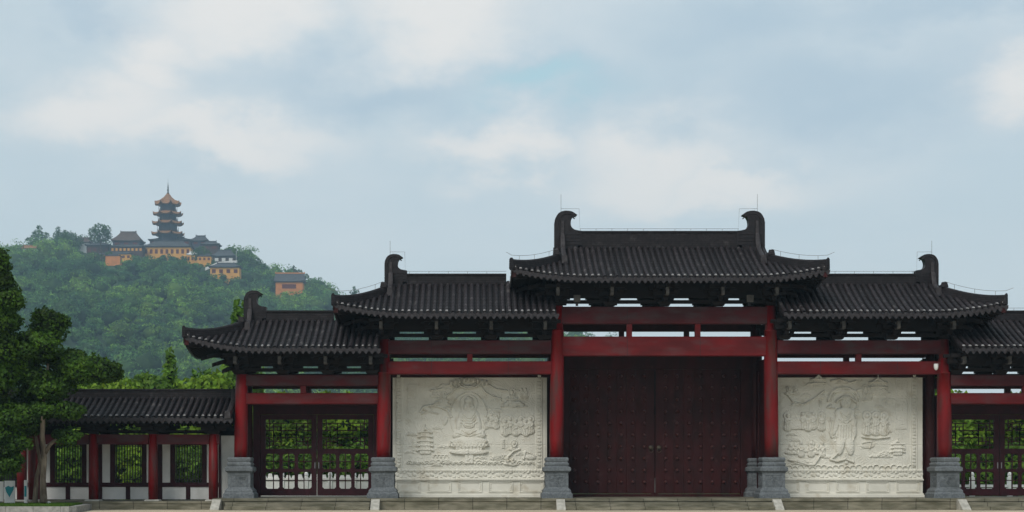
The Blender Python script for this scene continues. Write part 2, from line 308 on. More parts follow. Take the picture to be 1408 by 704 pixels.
# ------------------------------------------------------------------ tiled roofs
TP = .245
PROFILE = [(0, -.02), (.045, 0), (.049, .065), (.075, .105), (.1225, .125), (.17, .105), (.196, .065), (.2, 0)]
class Roof:
    """Main slopes front and back, with hipped skirts on the chosen ends. Distances from the eave corner decide the height."""
    def __init__(s, x0, x1, hip0, hip1, yr, run, ze, zr, lift=.36, R_=3.0, back_cut=.5):
        s.x0, s.x1, s.h0, s.h1, s.yr, s.run, s.ze, s.zr, s.L, s.R, s.bc = x0, x1, hip0, hip1, yr, run, ze, zr, lift, R_, back_cut
        s.ex0, s.ex1, s.yf, s.yb = x0 - hip0, x1 + hip1, yr - run, yr + run
    def al(s, x):
        a = 99.
        if s.h0: a = min(a, x - s.ex0)
        if s.h1: a = min(a, s.ex1 - x)
        return a
    def z(s, al, d):
        t = d / s.run; q = max(0., 1 - al / s.R)
        return s.ze + (s.zr - s.ze) * (.78*t + .22*t*t) + s.L * q*q * max(0, 1 - t*1.2)
    def dmax(s, x):
        if s.x0 - 1e-4 <= x <= s.x1 + 1e-4: return s.run
        return max(0., min(s.al(x), s.run))
    def front(s, x, d, off=0): return (x, s.yf + d, s.z(s.al(x), d) + off)
    def back(s, x, d, off=0): return (x, s.yb - d, s.z(s.al(x), d) + off)
    def side(s, sd, y, d, off=0):
        al = min(y - s.yf, s.yb - y); x = s.ex0 + d if sd < 0 else s.ex1 - d
        return (x, y, s.z(al, d) + off)
    def patch(s, b, us, hs, fn, dm, d0=0., course=.3):
        vs = []; fs = []; rows = [0.]; n0 = b.n
        k = 1
        while k*course < s.run - 1e-3: rows += [k*course - .004, k*course]; k += 1
        rows.append(s.run); nr = len(rows)
        for u, h in zip(us, hs):
            m = dm(u)
            for j, d in enumerate(rows):
                dd = max(d0, min(d, m)); frac = (dd / course) % 1.0
                vs.append(fn(u, dd, h + .013*(1-frac) if dd < m else h))
        for i in range(len(us)-1):
            for j in range(nr-1):
                a = i*nr + j; fs.append((a, a+nr, a+nr+1, a+1))
        b.add(vs, fs)
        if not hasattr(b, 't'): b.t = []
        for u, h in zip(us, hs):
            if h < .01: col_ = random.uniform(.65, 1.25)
            b.t += [(.42 if h < .01 else 1.02*col_)]*nr  # pans tinted dark: shade in the valleys between covers put into the colour
    def lines(s, a, c):
        n = max(1, round((c - a) / TP)); p = (c - a) / n; us = []; hs = []
        for k in range(n):
            for o, h in PROFILE: us.append(a + (k + o/TP)*p); hs.append(h)
        us.append(c); hs.append(0); return us, hs, [a + (k+.5)*p for k in range(n)]
    def make(s, parent, label=None):
        b = MB(); cf = []
        segs = [(s.ex0, s.x0)] * bool(s.h0) + [(s.x0, s.x1)] + [(s.x1, s.ex1)] * bool(s.h1)
        for i, (a, c) in enumerate(segs):
            e = 1e-3 * (a == s.x0 and c == s.x1)
            us, hs, cs = s.lines(a, c); cf += cs
            main = (a == s.x0 and c == s.x1)
            dm = (lambda u: s.run) if main else s.dm_skirt
            s.patch(b, us, hs, s.front, dm)
            s.patch(b, us, hs, s.back, dm, s.bc)
        for sd, h in ((-1, s.h0), (1, s.h1)):
            if not h: continue
            us, hs, cs = s.lines(s.yf, s.yb - s.bc)
            s.patch(b, us, hs, lambda y, d, o, sd=sd: s.side(sd, y, d, o), lambda y, h=h: max(0., min(y - s.yf, s.yb - y, h)))
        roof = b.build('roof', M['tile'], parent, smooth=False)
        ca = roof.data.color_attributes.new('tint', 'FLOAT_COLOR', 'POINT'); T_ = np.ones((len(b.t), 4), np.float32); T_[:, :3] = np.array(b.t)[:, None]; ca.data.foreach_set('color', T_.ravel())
        if label: roof['label'] = label
        # eave tile ends, drips and mortar caps along every visible eave
        def ends(fn, us, out):
            e = MB(); mo = MB()
            for u in us:
                p = Vector(fn(u, 0)); q = Vector(fn(u, .2)); o = Vector(out)*.02; t = Vector((-out[1], out[0], 0))
                n = 10; r = .088; c0 = p + Vector((0,0,.0))
                vs = [c0 + o + t*r*cos(2*pi*k/n) + Vector((0,0,r*sin(2*pi*k/n))) for k in range(n)] + [c0 - o*2 + t*r*cos(2*pi*k/n) + Vector((0,0,r*sin(2*pi*k/n))) for k in range(n)]
                e.add(vs, [tuple(range(n)), tuple(range(2*n-1, n-1, -1))] + [(k, k+n, (k+1)%n+n, (k+1)%n) for k in range(n)])
                # drip tile between covers
                c1 = p + t*TP/2; dvs = []
                for (a, z) in ((-.09, .02), (.09, .02), (.08, -.09), (.04, -.16), (0, -.2), (-.04, -.16), (-.08, -.09)): dvs.append(c1 + t*a + Vector((0,0,z)) + o*(.6 + abs(z)*4))
                m_ = len(dvs); dv2 = [v - o*1.2 for v in dvs]
                e.add(dvs + dv2, [tuple(range(m_)), tuple(range(2*m_-1, m_-1, -1))] + [(k, k+m_, (k+1)%m_+m_, (k+1)%m_) for k in range(m_)])
                if random.random() < .93:
                    w_ = random.uniform(.045, .062); zt = .135 + random.uniform(0, .012); a0 = Vector(fn(u, 0)) + o*1.6; a1 = Vector(fn(u, .07))
                    mvs = []
                    for A in (a0, a1):
                        for x_, z_ in ((-w_, zt-.035), (-w_*.6, zt+.012), (w_*.6, zt+.012), (w_, zt-.035)): mvs.append(A + t*x_ + Vector((0,0,z_ + .012)))
                    mo.add(mvs, [(0,1,5,4),(1,2,6,5),(2,3,7,6),(0,3,2,1),(4,5,6,7),(0,4,7,3)])
            e.build('tile_ends', M['tile_end'], roof); mo.build('tile_mortar', M['mortar'], roof)
        ends(lambda u, d: s.front(u, d), cf, (0, -1, 0))
        for sd, h in ((-1, s.h0), (1, s.h1)):
            if h: ends(lambda y, d, sd=sd: s.side(sd, y, d), s.lines(s.yf, s.yb - s.bc)[2], (sd, 0, 0))
        ends(lambda u, d: s.back(u, d + s.bc), [c for c in cf if s.al(c) > s.bc], (0, 1, 0))
        # timber soffit, fascia and rafters
        g = MB(); xs = list(np.linspace(s.ex0, s.ex1, 60)); ds = [0, .3, .6, 1.0, 1.5, 2.0, s.run]
        for fn, d0 in ((s.front, .06), (s.back, s.bc + .05)):
            vs = []; fs = []
            for x in xs:
                m_ = s.run if s.x0 <= x <= s.x1 else s.dm_skirt(x)
                for d in ds: dd = max(min(d0, m_), min(d, m_)); vs.append(fn(x, dd, -.08))
            for i in range(len(xs)-1):
                for j in range(len(ds)-1): a = i*len(ds)+j; fs.append((a, a+1, a+1+len(ds), a+len(ds)))
            g.add(vs, fs)
        for sd, h in ((-1, s.h0), (1, s.h1)):
            if not h: continue
            ys = np.linspace(s.yf, s.yb - s.bc, 30); vs = []; fs = []
            for y in ys:
                for d in ds: dd = min(d, h, max(0, min(y - s.yf, s.yb - y))); vs.append(s.side(sd, y, dd, -.08))
            for i in range(len(ys)-1):
                for j in range(len(ds)-1): a = i*len(ds)+j; fs.append((a, a+1, a+1+len(ds), a+len(ds)))
            g.add(vs, fs)
        r = MB()
        def raft(fn, us, dm, d0=0):
            for u in us:
                m_ = dm(u)
                for a, c, off, hw in ((d0 + .10, 1.2, -.20, .045), (d0 + .75, 2.3, -.34, .05)):
                    a_, c_ = min(a, m_), min(c, m_)
                    if c_ - a_ < .15: continue
                    P, Q = Vector(fn(u, a_, off)), Vector(fn(u, c_, off)); d = (Q - P); t = Vector((-d.y, d.x, 0)).normalized()*hw; z_ = Vector((0,0,.11))
                    r.add([P-t, P+t, Q+t, Q-t, P-t+z_, P+t+z_, Q+t+z_, Q-t+z_], [(0,3,2,1),(4,5,6,7),(0,1,5,4),(1,2,6,5),(2,3,7,6),(3,0,4,7)])
        dmf = lambda x: s.run if s.x0 <= x <= s.x1 else s.dm_skirt(x)
        raft(s.front, cf, dmf); raft(s.back, cf, dmf, s.bc)
        for sd, h in ((-1, s.h0), (1, s.h1)):
            if h: raft(lambda y, d, o, sd=sd: s.side(sd, y, d, o), s.lines(s.yf, s.yb - s.bc)[2], lambda y, h=h: max(0, min(h, y - s.yf, s.yb - y)))
        g.build('soffit', M['timber'], roof); r.build('rafters', M['timber'], roof)
        return roof
    def dm_skirt(s, x): return max(0., min(s.al(x), s.run, s.h0 or 9, s.h1 or 9))
    def gable(s, parent, sd):
        x = s.x0 if sd < 0 else s.x1; h = s.h0 if sd < 0 else s.h1; b = MB()
        ds = np.linspace(h, s.run, 8); poly = [(s.yf + d, s.z(99, d) - .01) for d in ds] + [(s.yb - d, s.z(99, d) - .01) for d in ds[::-1]]
        zb = s.z(99, h) - .35; poly = [(s.yf + h, zb)] + poly + [(s.yb - h, zb)]
        b.prism_x(poly, x - .04, x + .04); return b.build('gable', M['timber'], parent)
    def hip_ridge(s, parent, sd, w=.24, h=.36):
        c = s.ex0 if sd < 0 else s.ex1; hp = s.h0 if sd < 0 else s.h1; b = MB(); n = 12; pts = []; hs = []; ws = []
        for i in range(n+1):
            t = i / n; d = hp*(1-t) + .02*t; x = c - sd*d; z = s.z(d, d)
            pts.append((x, s.yf + d, z)); hs.append(h*(1 + .12*t)); ws.append(w)
        pts.insert(0, (c - sd*(hp + .12), s.yf + hp + .12, s.z(hp, hp) + .08)); hs.insert(0, h); ws.insert(0, w)
        pts.append((c + sd*.02, s.yf - .02, s.z(0, 0) + .06)); hs.append(h*1.12); ws.append(w)
        b.sweep(pts, ws, -.02, hs)
        # knob where it meets the descending ridge and a lower step at the tip
        k = Vector(pts[1]); b.frust((k.x, k.y), k.z + h*.9, k.z + h + .17, .13, .13, .09, .09)
        b.cbox((c - sd*.10, s.yf + .10, s.z(0, 0) + .10), (.26, .26, .2))
        return b.build('hip_ridge', M['ridge'], parent)
    def back_hip(s, parent, sd, w=.24, h=.36):
        c = s.ex0 if sd < 0 else s.ex1; hp = s.h0 if sd < 0 else s.h1; b = MB(); pts = []
        for i in range(9): d = hp + (s.bc + .03 - hp)*i/8; pts.append((c - sd*d, s.yb - d, s.z(d, d)))
        b.sweep(pts, w, -.02, h); return b.build('hip_ridge', M['ridge'], parent)
    def down_ridge(s, parent, sd, inset, top, dend, w=.2, h=.24, back=False):
        x = (s.x0 + inset) if sd < 0 else (s.x1 - inset); b = MB(); fn = s.back if back else s.front; sg = 1 if back else -1
        pts = [(x, s.yr + sg*.24, s.zr + top), (x, s.yr + sg*.27, s.zr + top*.45), (x, s.yr + sg*.36, s.zr + .16)]
        for i in range(1, 9): d = s.run - .5 + (dend - s.run + .5)*i/8; p = fn(x, d); pts.append((p[0], p[1], p[2] + .04))
        hs = [.02, .08] + [h]*9; hs[-1] = h*1.05
        vs = MB(); vs.sweep(pts, [w*.55, w*.75, w] + [w]*8, -.03, hs)
        p = pts[-1]; vs.frust((p[0], p[1]), p[2] - .04, p[2] + h + .06, w*.62, .12, w*.5, .09)
        return vs.build('descending_ridge', M['ridge_down'], parent)
M['ridge_down'] = mat('descending_ridge_clay', (.045, .040, .042), (.022, .019, .021), .55, 7, bump=.3)

OWL = [(0,-.35),(0,1.0),(.03,1.16),(.10,1.30),(.17,1.39),(.27,1.455),(.45,1.495),(.62,1.485),(.74,1.455),(.83,1.40),(.88,1.36),(.94,1.325),(.86,1.285),(.77,1.255),(.715,1.18),(.685,1.09),(.67,.97),(.68,.88),(.71,.81),(.77,.75),(.84,.705),(1.0,.67),(1.15,.65),(1.15,-.35)]
def owl(parent, x, yr, z, sd, k=1., kz=None):
    kz = kz or k; poly = [(x - sd*px*k, z + pz*kz) for px, pz in OWL]; b = MB(); b.prism(poly, yr - .2, yr + .2)
    rim = [(x - sd*px*k, z + pz*kz) for px, pz in OWL[1:17]]
    # raised rolled rim following the fin, on both faces
    for yy in (yr - .2, yr + .2):
        inner = [(x - sd*(.13 + px*.78)*k, z + (pz*.9 + .02)*kz) for px, pz in OWL[1:12]]
        b.tube([(p[0], yy, p[1]) for p in inner], .022, 6)
    for j in range(4): zz = z + (.1 + j*.14)*kz; b.cbox((x - sd*.62*k, yr, zz), (.95*k, .44, .05))
    return b.build('ridge_ornament', M['ornament'], parent)
def main_ridge(parent, xa, xb, yr, z0, z1, slant=0):
    b = MB(); n = 14; pts = []
    b.box(xa, xb, yr - .17, yr + .17, z0 - .3, z1 - .07); b.box(xa, xb, yr - .21, yr + .21, z1 - .068, z1)
    b.box(xa, xb, yr - .20, yr + .20, z0 - .05, z0 + .05)
    return b.build('main_ridge', M['ridge'], parent)
def wires(parent, pts_list, r=.008):
    b = MB()
    for p in pts_list: b.tube(p, r, 5)
    return b.build('lightning_wire', M['steel'], parent)

# ------------------------------------------------------------------ bracket sets (timber)
def bracket(parent, x, y, z, sd=-1, wide=1., head=True, hz=.42):
    b = MB()
    b.frust((x, y), z, z + .16, .2, .17, .29, .25)
    b.cbox((x, y, z + .22), (.78*wide, .16, .13)); b.cbox((x, y + sd*.25, z + .22), (.16, .75, .13))
    for k in (-1, 0, 1): b.frust((x + k*.33*wide, y), z + .285, z + .38, .07, .08, .11, .11)
    b.frust((x, y + sd*.52), z + .285, z + .38, .08, .08, .12, .12)
    b.cbox((x, y, z + .45), (1.2*wide, .16, .14)); b.cbox((x, y + sd*.52, z + .45), (.95*wide, .14, .14)); b.cbox((x, y + sd*.45, z + .451), (.16, 1.25, .138))
    for k in (-1, 0, 1): b.frust((x + k*.5*wide, y), z + .52, z + .62, .08, .08, .12, .12); b.frust((x + k*.4*wide, y + sd*.52), z + .52, z + .62, .07, .07, .11, .11)
    b.cbox((x, y, z + .70), (1.5*wide, .16, .16)); b.cbox((x, y + sd*.52, z + .69), (1.3*wide, .14, .14)); b.cbox((x, y + sd*1.0, z + .69), (1.0*wide, .14, .14)); b.cbox((x, y + sd*.6, z + .701), (.16, 1.6, .14))
    o = b.build('bracket_set', M['timber'], parent)
    if head:
        h = MB(); yy = y + sd*1.13; h.prism_x([(yy, z + hz - .17), (yy + sd*.06, z + hz - .10), (yy + sd*.04, z + hz + .20), (yy - sd*.3, z + hz + .2), (yy - sd*.3, z + hz - .17)], x - .062, x + .062)
        h.build('beam_head', M['timber_grey'], o)
    return o

# ------------------------------------------------------------------ the gate
CX = PX(913, 0); PLAT = .45
gate = thing('temple_gate', (CX, 1.2, 0), 'wide temple gate with five stepped dark tiled roofs on red columns', 'gate')
def pedestal(parent, x, y, k=1.):
    b = MB(); prof = [(.62, 0), (.62, .17), (.585, .20), (.56, .24), (.56, .30), (.52, .36), (.47, .40), (.455, .43), (.455, 1.0), (.48, 1.04), (.54, 1.08), (.555, 1.10), (.555, 1.22), (.52, 1.25), (.46, 1.28), (.455, 1.30), (.48, 1.34), (.48, 1.39), (.44, 1.43), (.43, 1.46), (.46, 1.50), (.47, 1.58), (.43, 1.64)]
    for (a, z0), (c, z1) in zip(prof, prof[1:]):
        if z1 - z0 < 1e-4: continue
        b.frust((x, y), PLAT + z0, PLAT + z1, a*k, a*k, c*k, c*k)
    # carved framed panels with scrollwork on each face
    for ang in (0, 1, 2, 3):
        def T(u, w, o):
            q = .455*k + o; return ((x+u, y-q, w), (x+q, y+u, w), (x-u, y+q, w), (x-q, y-u, w))[ang]
        def bar(u0, u1, w0, w1, o=.014):
            b.add([T(u0, w0, -.01), T(u1, w0, -.01), T(u1, w1, -.01), T(u0, w1, -.01), T(u0, w0, o), T(u1, w0, o), T(u1, w1, o), T(u0, w1, o)], [(0,3,2,1),(4,5,6,7),(0,1,5,4),(1,2,6,5),(2,3,7,6),(3,0,4,7)])
        z0, z1 = PLAT + .49, PLAT + .95; h = .33*k
        bar(-h, h, z0, z0+.035); bar(-h, h, z1-.035, z1); bar(-h, -h+.035, z0+.03, z1-.03); bar(h-.035, h, z0+.03, z1-.03)
        rr = random.Random(5)
        for j in range(7):
            cu, cw, r_ = rr.uniform(-.2, .2)*k, rr.uniform(z0+.1, z1-.1), rr.uniform(.05, .09)
            b.tube([T(cu + r_*(1-i/12)*cos(i*.8), cw + r_*(1-i/12)*sin(i*.8), .004) for i in range(9)], .014, 5)
    return b.build('pedestal', M['granite'], parent)
def column(x, y, ztop, zring=None, r=.285, ped=True, m='red', lean=0., name='column', rt=.235):
    z0 = PLAT + 1.63 if ped else PLAT; b = MB()
    H = (zring or ztop) - z0
    prof = [(r*.97, z0), (r, z0 + H*.15), (r, z0 + H*.45), (r*.95, z0 + H*.75), (r*.88, z0 + H)]
    if zring: prof += [(r*.9, zring), (r*.9, zring + .06), (rt*.93, zring + .07), (rt*.9, ztop)]
    b.lathe((x, y), prof, 28, dx=lean)
    o = b.build(name, M[m], gate, smooth=True)
    me = o.data
    try: me.shade_auto_smooth = True
    except Exception: pass
    if ped: pedestal(o, x, y, 1. if y < 1 else .97)
    return o
def beam(x0, x1, y, z0, z1, m='redbeam', name='lintel', d=.3, gaps=()):
    b = MB(); c = .03
    b.prism_x([(y-d/2, z0+c), (y-d/2+c, z0), (y+d/2-c, z0), (y+d/2, z0+c), (y+d/2, z1-c), (y+d/2-c, z1), (y-d/2+c, z1), (y-d/2, z1-c)], x0, x1)
    o = b.build(name, M[m], gate)
    if gaps:
        s_ = MB()
        for g in gaps: s_.box(g - .008, g + .008, y - d/2 - .003, y - d/2 + .01, z0 + .02, z1 - .02)
        s_.build('joint', M['iron'], o)
    return o
Z = lambda py: PZ(py, 0)
XC = [PX(765, 0), PX(527, 0), PX(331, 0)]
def mir(x, s): return x if s < 0 else 2*CX - x
OFF = [CX - v for v in XC]      # 4.35, 11.35, 17.12
# platform and steps -------------------------------------------------
pl = MB(); px0, px1 = CX - OFF[2] - .9, CX + OFF[2] + .9
pl.box(px0, px1, -1.30, 4.6, 0, PLAT - .1); pl.box(px0 - .02, px1 + .02, -1.34, 4.64, PLAT - .1, PLAT)
pl.build('platform', M['step'], gate)
def steps(x0, x1):
    b = MB()
    for k, z in enumerate((.30, .15)): b.box(x0, x1, -1.345 - .34*(k+1), -1.345 - .34*k + (.0 if k else 0), 0, z - .003*k)
    return b.build('steps', M['step'], gate)
def cheek(x):
    b = MB(); b.prism_x([(-1.36, 0), (-1.36, PLAT - .03), (-1.50, PLAT - .03), (-2.12, .04), (-2.12, 0)], x - .17, x + .17); return b.build('cheek_stone', M['cheek'], gate)
steps(CX - 4.1, CX + 4.1)
for s in (-1, 1):
    a, c = mir(CX - OFF[2] + .55 - .9, s), mir(CX - OFF[1] - .42, s); steps(min(a, c), max(a, c))
    for x in (CX - 4.27, CX - OFF[1] - .22, CX - OFF[2] - .72): cheek(mir(x, s))
# columns and lintels -------------------------------------------------
BR_C = [CX + d for d in (-4.35, -2.2, 0, 2.2, 4.35)]
for s in (-1, 1):
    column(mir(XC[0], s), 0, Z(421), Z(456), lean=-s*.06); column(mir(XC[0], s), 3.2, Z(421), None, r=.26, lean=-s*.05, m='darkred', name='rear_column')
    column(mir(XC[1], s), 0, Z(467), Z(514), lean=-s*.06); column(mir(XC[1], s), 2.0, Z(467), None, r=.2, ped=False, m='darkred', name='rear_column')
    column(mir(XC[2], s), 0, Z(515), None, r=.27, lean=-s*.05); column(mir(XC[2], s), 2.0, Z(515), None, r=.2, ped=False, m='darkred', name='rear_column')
def double(xa, xb, t0, t1, b0, b1, yrear, posts, gaps):
    xa, xb = min(xa, xb), max(xa, xb)
    beam(xa, xb, 0, Z(t1), Z(t0), 'redbeam_worn', 'upper_lintel', .30, gaps); beam(xa, xb, 0, Z(b1), Z(b0), 'redbeam', 'lower_lintel', .30, gaps)
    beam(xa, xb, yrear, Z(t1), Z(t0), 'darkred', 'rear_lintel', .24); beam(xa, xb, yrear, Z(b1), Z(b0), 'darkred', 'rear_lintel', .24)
    for p in posts:
        for yy, m in ((0, 'redbeam'), (yrear, 'darkred')):
            q = MB(); q.box(p - .11, p + .11, yy - .10, yy + .10, Z(b0) - .01, Z(t1) + .01); q.build('strut', M[m], gate)
e = .21
double(XC[0] + e, 2*CX - XC[0] - e, 422, 446, 463, 490, 3.2, [PX(865, 0), PX(959, 0)], [PX(862, 0), PX(962, 0)])
for s in (-1, 1):
    a, c = mir(XC[1] + e, s), mir(XC[0] - e, s); mid = (a + c)/2
    double(a, c, 468, 487, 497, 515, 2.0, [mid], [mid - 1.55, mid + 1.55])
    a, c = mir(XC[2] + e, s), mir(XC[1] - e, s); mid = (a + c)/2
    double(a, c, 515.5, 531, 540.5, 556, 2.0, [mid + .35*s], [])
# friezes of brackets over the lintels
def frieze(xs, zl, yrear, xa, xb, ztop):
    xa, xb = min(xa, xb), max(xa, xb)
    for yy, sd in ((0, -1), (yrear, 1)):
        for x in xs: bracket(gate, x, yy, zl + .005, sd, head=(sd < 0), hz=.5)
        b = MB()
        if sd < 0: b.box(xa, xb, yy - .07, yy + .07, zl + .10, zl + .24); b.box(xa, xb, yy - .06, yy + .06, zl + .32, ztop)
        else: b.box(xa, xb, yy - .07, yy + .07, zl + .02, zl + .14); b.box(xa, xb, yy - .06, yy + .06, zl + .86, ztop)
        b.box(xa, xb, yy + sd*.98, yy + sd*1.12, zl + .84, zl + .96)
        b.build('frieze_beam', M['timber'], gate)
fl = MB()
frieze(BR_C, Z(421), 3.2, CX - 4.35, CX + 4.35, Z(421) + 1.15)
for s in (-1, 1):
    frieze([mir(x, s) for x in (PX(526,0), PX(601,0), PX(675,0), PX(748,0))], Z(467), 2.0, mir(XC[1], s), mir(XC[0] - .2, s), Z(467) + 1.05)
    frieze([mir(x, s) for x in (PX(329,0), PX(389,0), PX(451,0), PX(512,0))], Z(514.5), 2.0, mir(XC[2], s), mir(XC[1] - .2, s), Z(514.5) + 1.0)
def corner_arms(x, z, s):
    b = MB()
    for k, (l, dz, w) in enumerate(((.75, .22, .14), (1.15, .48, .14), (1.6, .74, .15))):
        for dx, dy in ((s, -1), (s, 0)):
            n = Vector((dx, dy, 0)).normalized(); p = Vector((x, 0, z + dz)); q = p + n*l
            b.sweep([p, p + n*(l*.7), q + Vector((0, 0, -.12))], w, -.07, .08)
    return b.build('corner_arms', M['timber'], gate)
# roofs --------------------------------------------------------------
def full_roof(x0, x1, h0, h1, yr, run, pe, pr0, pr1, ridge_span, owls, lift, label, k):
    r = Roof(x0, x1, h0, h1, yr, run, PZ(pe, yr - run), PZ(pr0, yr), lift)
    zt = PZ(pr1, yr); o = r.make(gate, label)
    for sd in owls:
        hp = r.h0 if sd < 0 else r.h1
        r.gable(o, sd); r.hip_ridge(o, sd); r.back_hip(o, sd)
        r.down_ridge(o, sd, .33*k, 1.05*k, hp - .05); r.down_ridge(o, sd, .33*k, 1.05*k, hp - .05, back=True)
        owl(o, r.x0 if sd < 0 else r.x1, yr, r.zr, sd, k, (zt - r.zr)/.65 if k == 1. else k)
        # corner beam under the tip
        c = r.ex0 if sd < 0 else r.ex1; b = MB()
        b.sweep([(c - sd*d, r.yf + d, r.z(d, d) - .36) for d in (2.0, 1.2, .6, .28, .10)], .2, 0, .22); b.build('corner_beam', M['timber'], o)
        b = MB(); b.cbox((c - sd*.09, r.yf + .09, r.z(0, 0) - .17), (.17, .17, .26)); b.build('corner_beam_end', M['darkred'], o)
    main_ridge(o, ridge_span[0], ridge_span[1], yr, r.zr, zt)
    return r, o
G = OFF
rc, oc = full_roof(CX - G[0], CX + G[0], 1.85, 1.85, 1.6, 3.4, 383, 340, 318.5, (CX - G[0] + .95, CX + G[0] - .95), (-1, 1), .36, 'highest roof over the central doors', 1.0)
def rod_set(r, o, sd, k, zt, far, owlx):
    """rod behind the fin, and the conductor along ridge and hip"""
    x = owlx - sd*.28*k; top = r.zr + 1.48*k; w_ = [[(x, r.yr, top - .1), (x, r.yr, top + .72*k)], [(x, r.yr, top + .12), (x - sd*.75*k, r.yr, top + .12), (x - sd*.78*k, r.yr, zt + .12), (far, r.yr, zt + .12)]]
    for j in range(5):
        xx = x - sd*.8 + (far - (x - sd*.8))*j/5; w_.append([(xx, r.yr, zt - .02), (xx, r.yr, zt + .125)])
    hp = r.h0 if sd < 0 else r.h1; c = r.ex0 if sd < 0 else r.ex1; P = []
    for j in range(7):
        d = hp*(1 - j/6); p = (c - sd*d, r.yf + d, r.z(d, d) + .56); P.append(p)
        if j in (1, 3, 5): w_.append([(p[0], p[1], p[2] - .22), p])
    P.append((c + sd*.22, r.yf - .2, P[-1][2] + .09)); w_.append(P); wires(o, w_)
rod_set(rc, oc, -1, 1., PZ(318.5, 1.6), CX, rc.x0); rod_set(rc, oc, 1, 1., PZ(318.5, 1.6), CX, rc.x1)
for s in (-1, 1):
    nm = 'left' if s < 0 else 'right'
    a, c = mir(XC[1], s), mir(XC[0] - .08, s); ra = mir(PX(696, 1), s)
    h = (1.85, 0) if s < 0 else (0, 1.85); sp = sorted((mir(XC[1] + .75, s), ra))
    r, o = full_roof(min(a, c), max(a, c), h[0], h[1], 1.0, 2.8, 432, 390, 377, sp, (s,), .36, 'middle-height roof over the %s carved wall' % nm, .80)
    rod_set(r, o, s, .8, PZ(377, 1.0), ra, a)
    a, c = mir(XC[2], s), mir(XC[1] - .08, s); ra = mir(PX(459, 1), s)
    h = (1.95, 0) if s < 0 else (0, 1.95); sp = sorted((mir(XC[2] + .75, s), ra))
    r, o = full_roof(min(a, c), max(a, c), h[0], h[1], 1.0, 2.8, 480, 440, 427.5, sp, (s,), .46, 'lowest roof over the %s lattice gate' % nm, .80)
    rod_set(r, o, s, .8, PZ(427.5, 1.0), ra, a) if s > 0 else None
for s in (-1, 1):
    corner_arms(mir(XC[0], s), Z(421), s); corner_arms(mir(XC[1], s), Z(467), s); corner_arms(mir(XC[2], s), Z(514.5), s)

# central doors --------------------------------------------------------
yd = 3.15; hw = 3.63; zt = PZ(508, yd)
b = MB(); b.box(CX - 4.1, CX + 4.1, yd - .08, yd + .12, zt, Z(463)); b.box(CX - 4.1, CX - hw, yd - .1, yd + .1, PLAT, zt); b.box(CX + hw, CX + 4.1, yd - .1, yd + .1, PLAT, zt); b.box(CX - hw, CX + hw, yd - .15, yd + .1, PLAT, PLAT + .12); b.box(CX - .15, CX + .15, yd + .075, yd + .16, PLAT + .12, zt)  # last box is a backing added to stop light through the door seam
b.build('door_frame', M['darkred'], gate)
for s in (-1, 1):
    b = MB(); xa, xb = sorted((CX + s*.014, CX + s*(hw - .01))); n = 9
    for k in range(n): b.box(xa + (xb-xa)*k/n + .004, xa + (xb-xa)*(k+1)/n - .004, yd - .05 + random.uniform(0, .006), yd + .04, PLAT + .13, zt - .01)
    b.box(xa, xb, yd + .0401, yd + .07, PLAT + .13, zt - .01)
    door = b.build('door_leaf', M['darkred'], gate)
    for i in range(7):
        for j in range(10):
            st = MB(); x_ = CX + s*(.45 + i*.495); z_ = PLAT + .62 + j*.5
            st.dome((x_, yd - .051, z_), .075, .10); st.build('stud', M['stud'], door)
    k = MB(); k.lathe((0, 0), [(.03, 0), (.1, .02), (.11, .05), (.06, .09), (.02, .1)], 12)
    kb = k.build('door_knob', M['brass'], door); kb.data.transform(Matrix.Translation((CX + s*.17, yd - .05, PLAT + 2.08)) @ Matrix.Rotation(R(90), 4, 'X'))
    q = MB(); q.tube([(CX + s*.17 + .09*cos(t*pi/6), yd - .12, PLAT + 1.97 + .09*sin(t*pi/6)) for t in range(13)], .012, 6); q.build('door_ring', M['brass'], door)
b = MB(); b.box(CX - .035, CX + .035, yd - .075, yd - .052, PZ(570, yd), PZ(510, yd)); b.build('door_cover_strip', M['timber'], gate); b = MB(); b.box(CX - .02, CX + .02, yd - .075, yd - .052, PZ(677, yd), PZ(657, yd)); b.build('door_bolt', M['timber_grey'], gate)
for s in (-1, 1):
    x = CX + s*4.33; b = MB(); b.box(x - .07, x + .07, .3, 2.95, PLAT, Z(491)); b.build('side_panel', M['darkred'], gate)

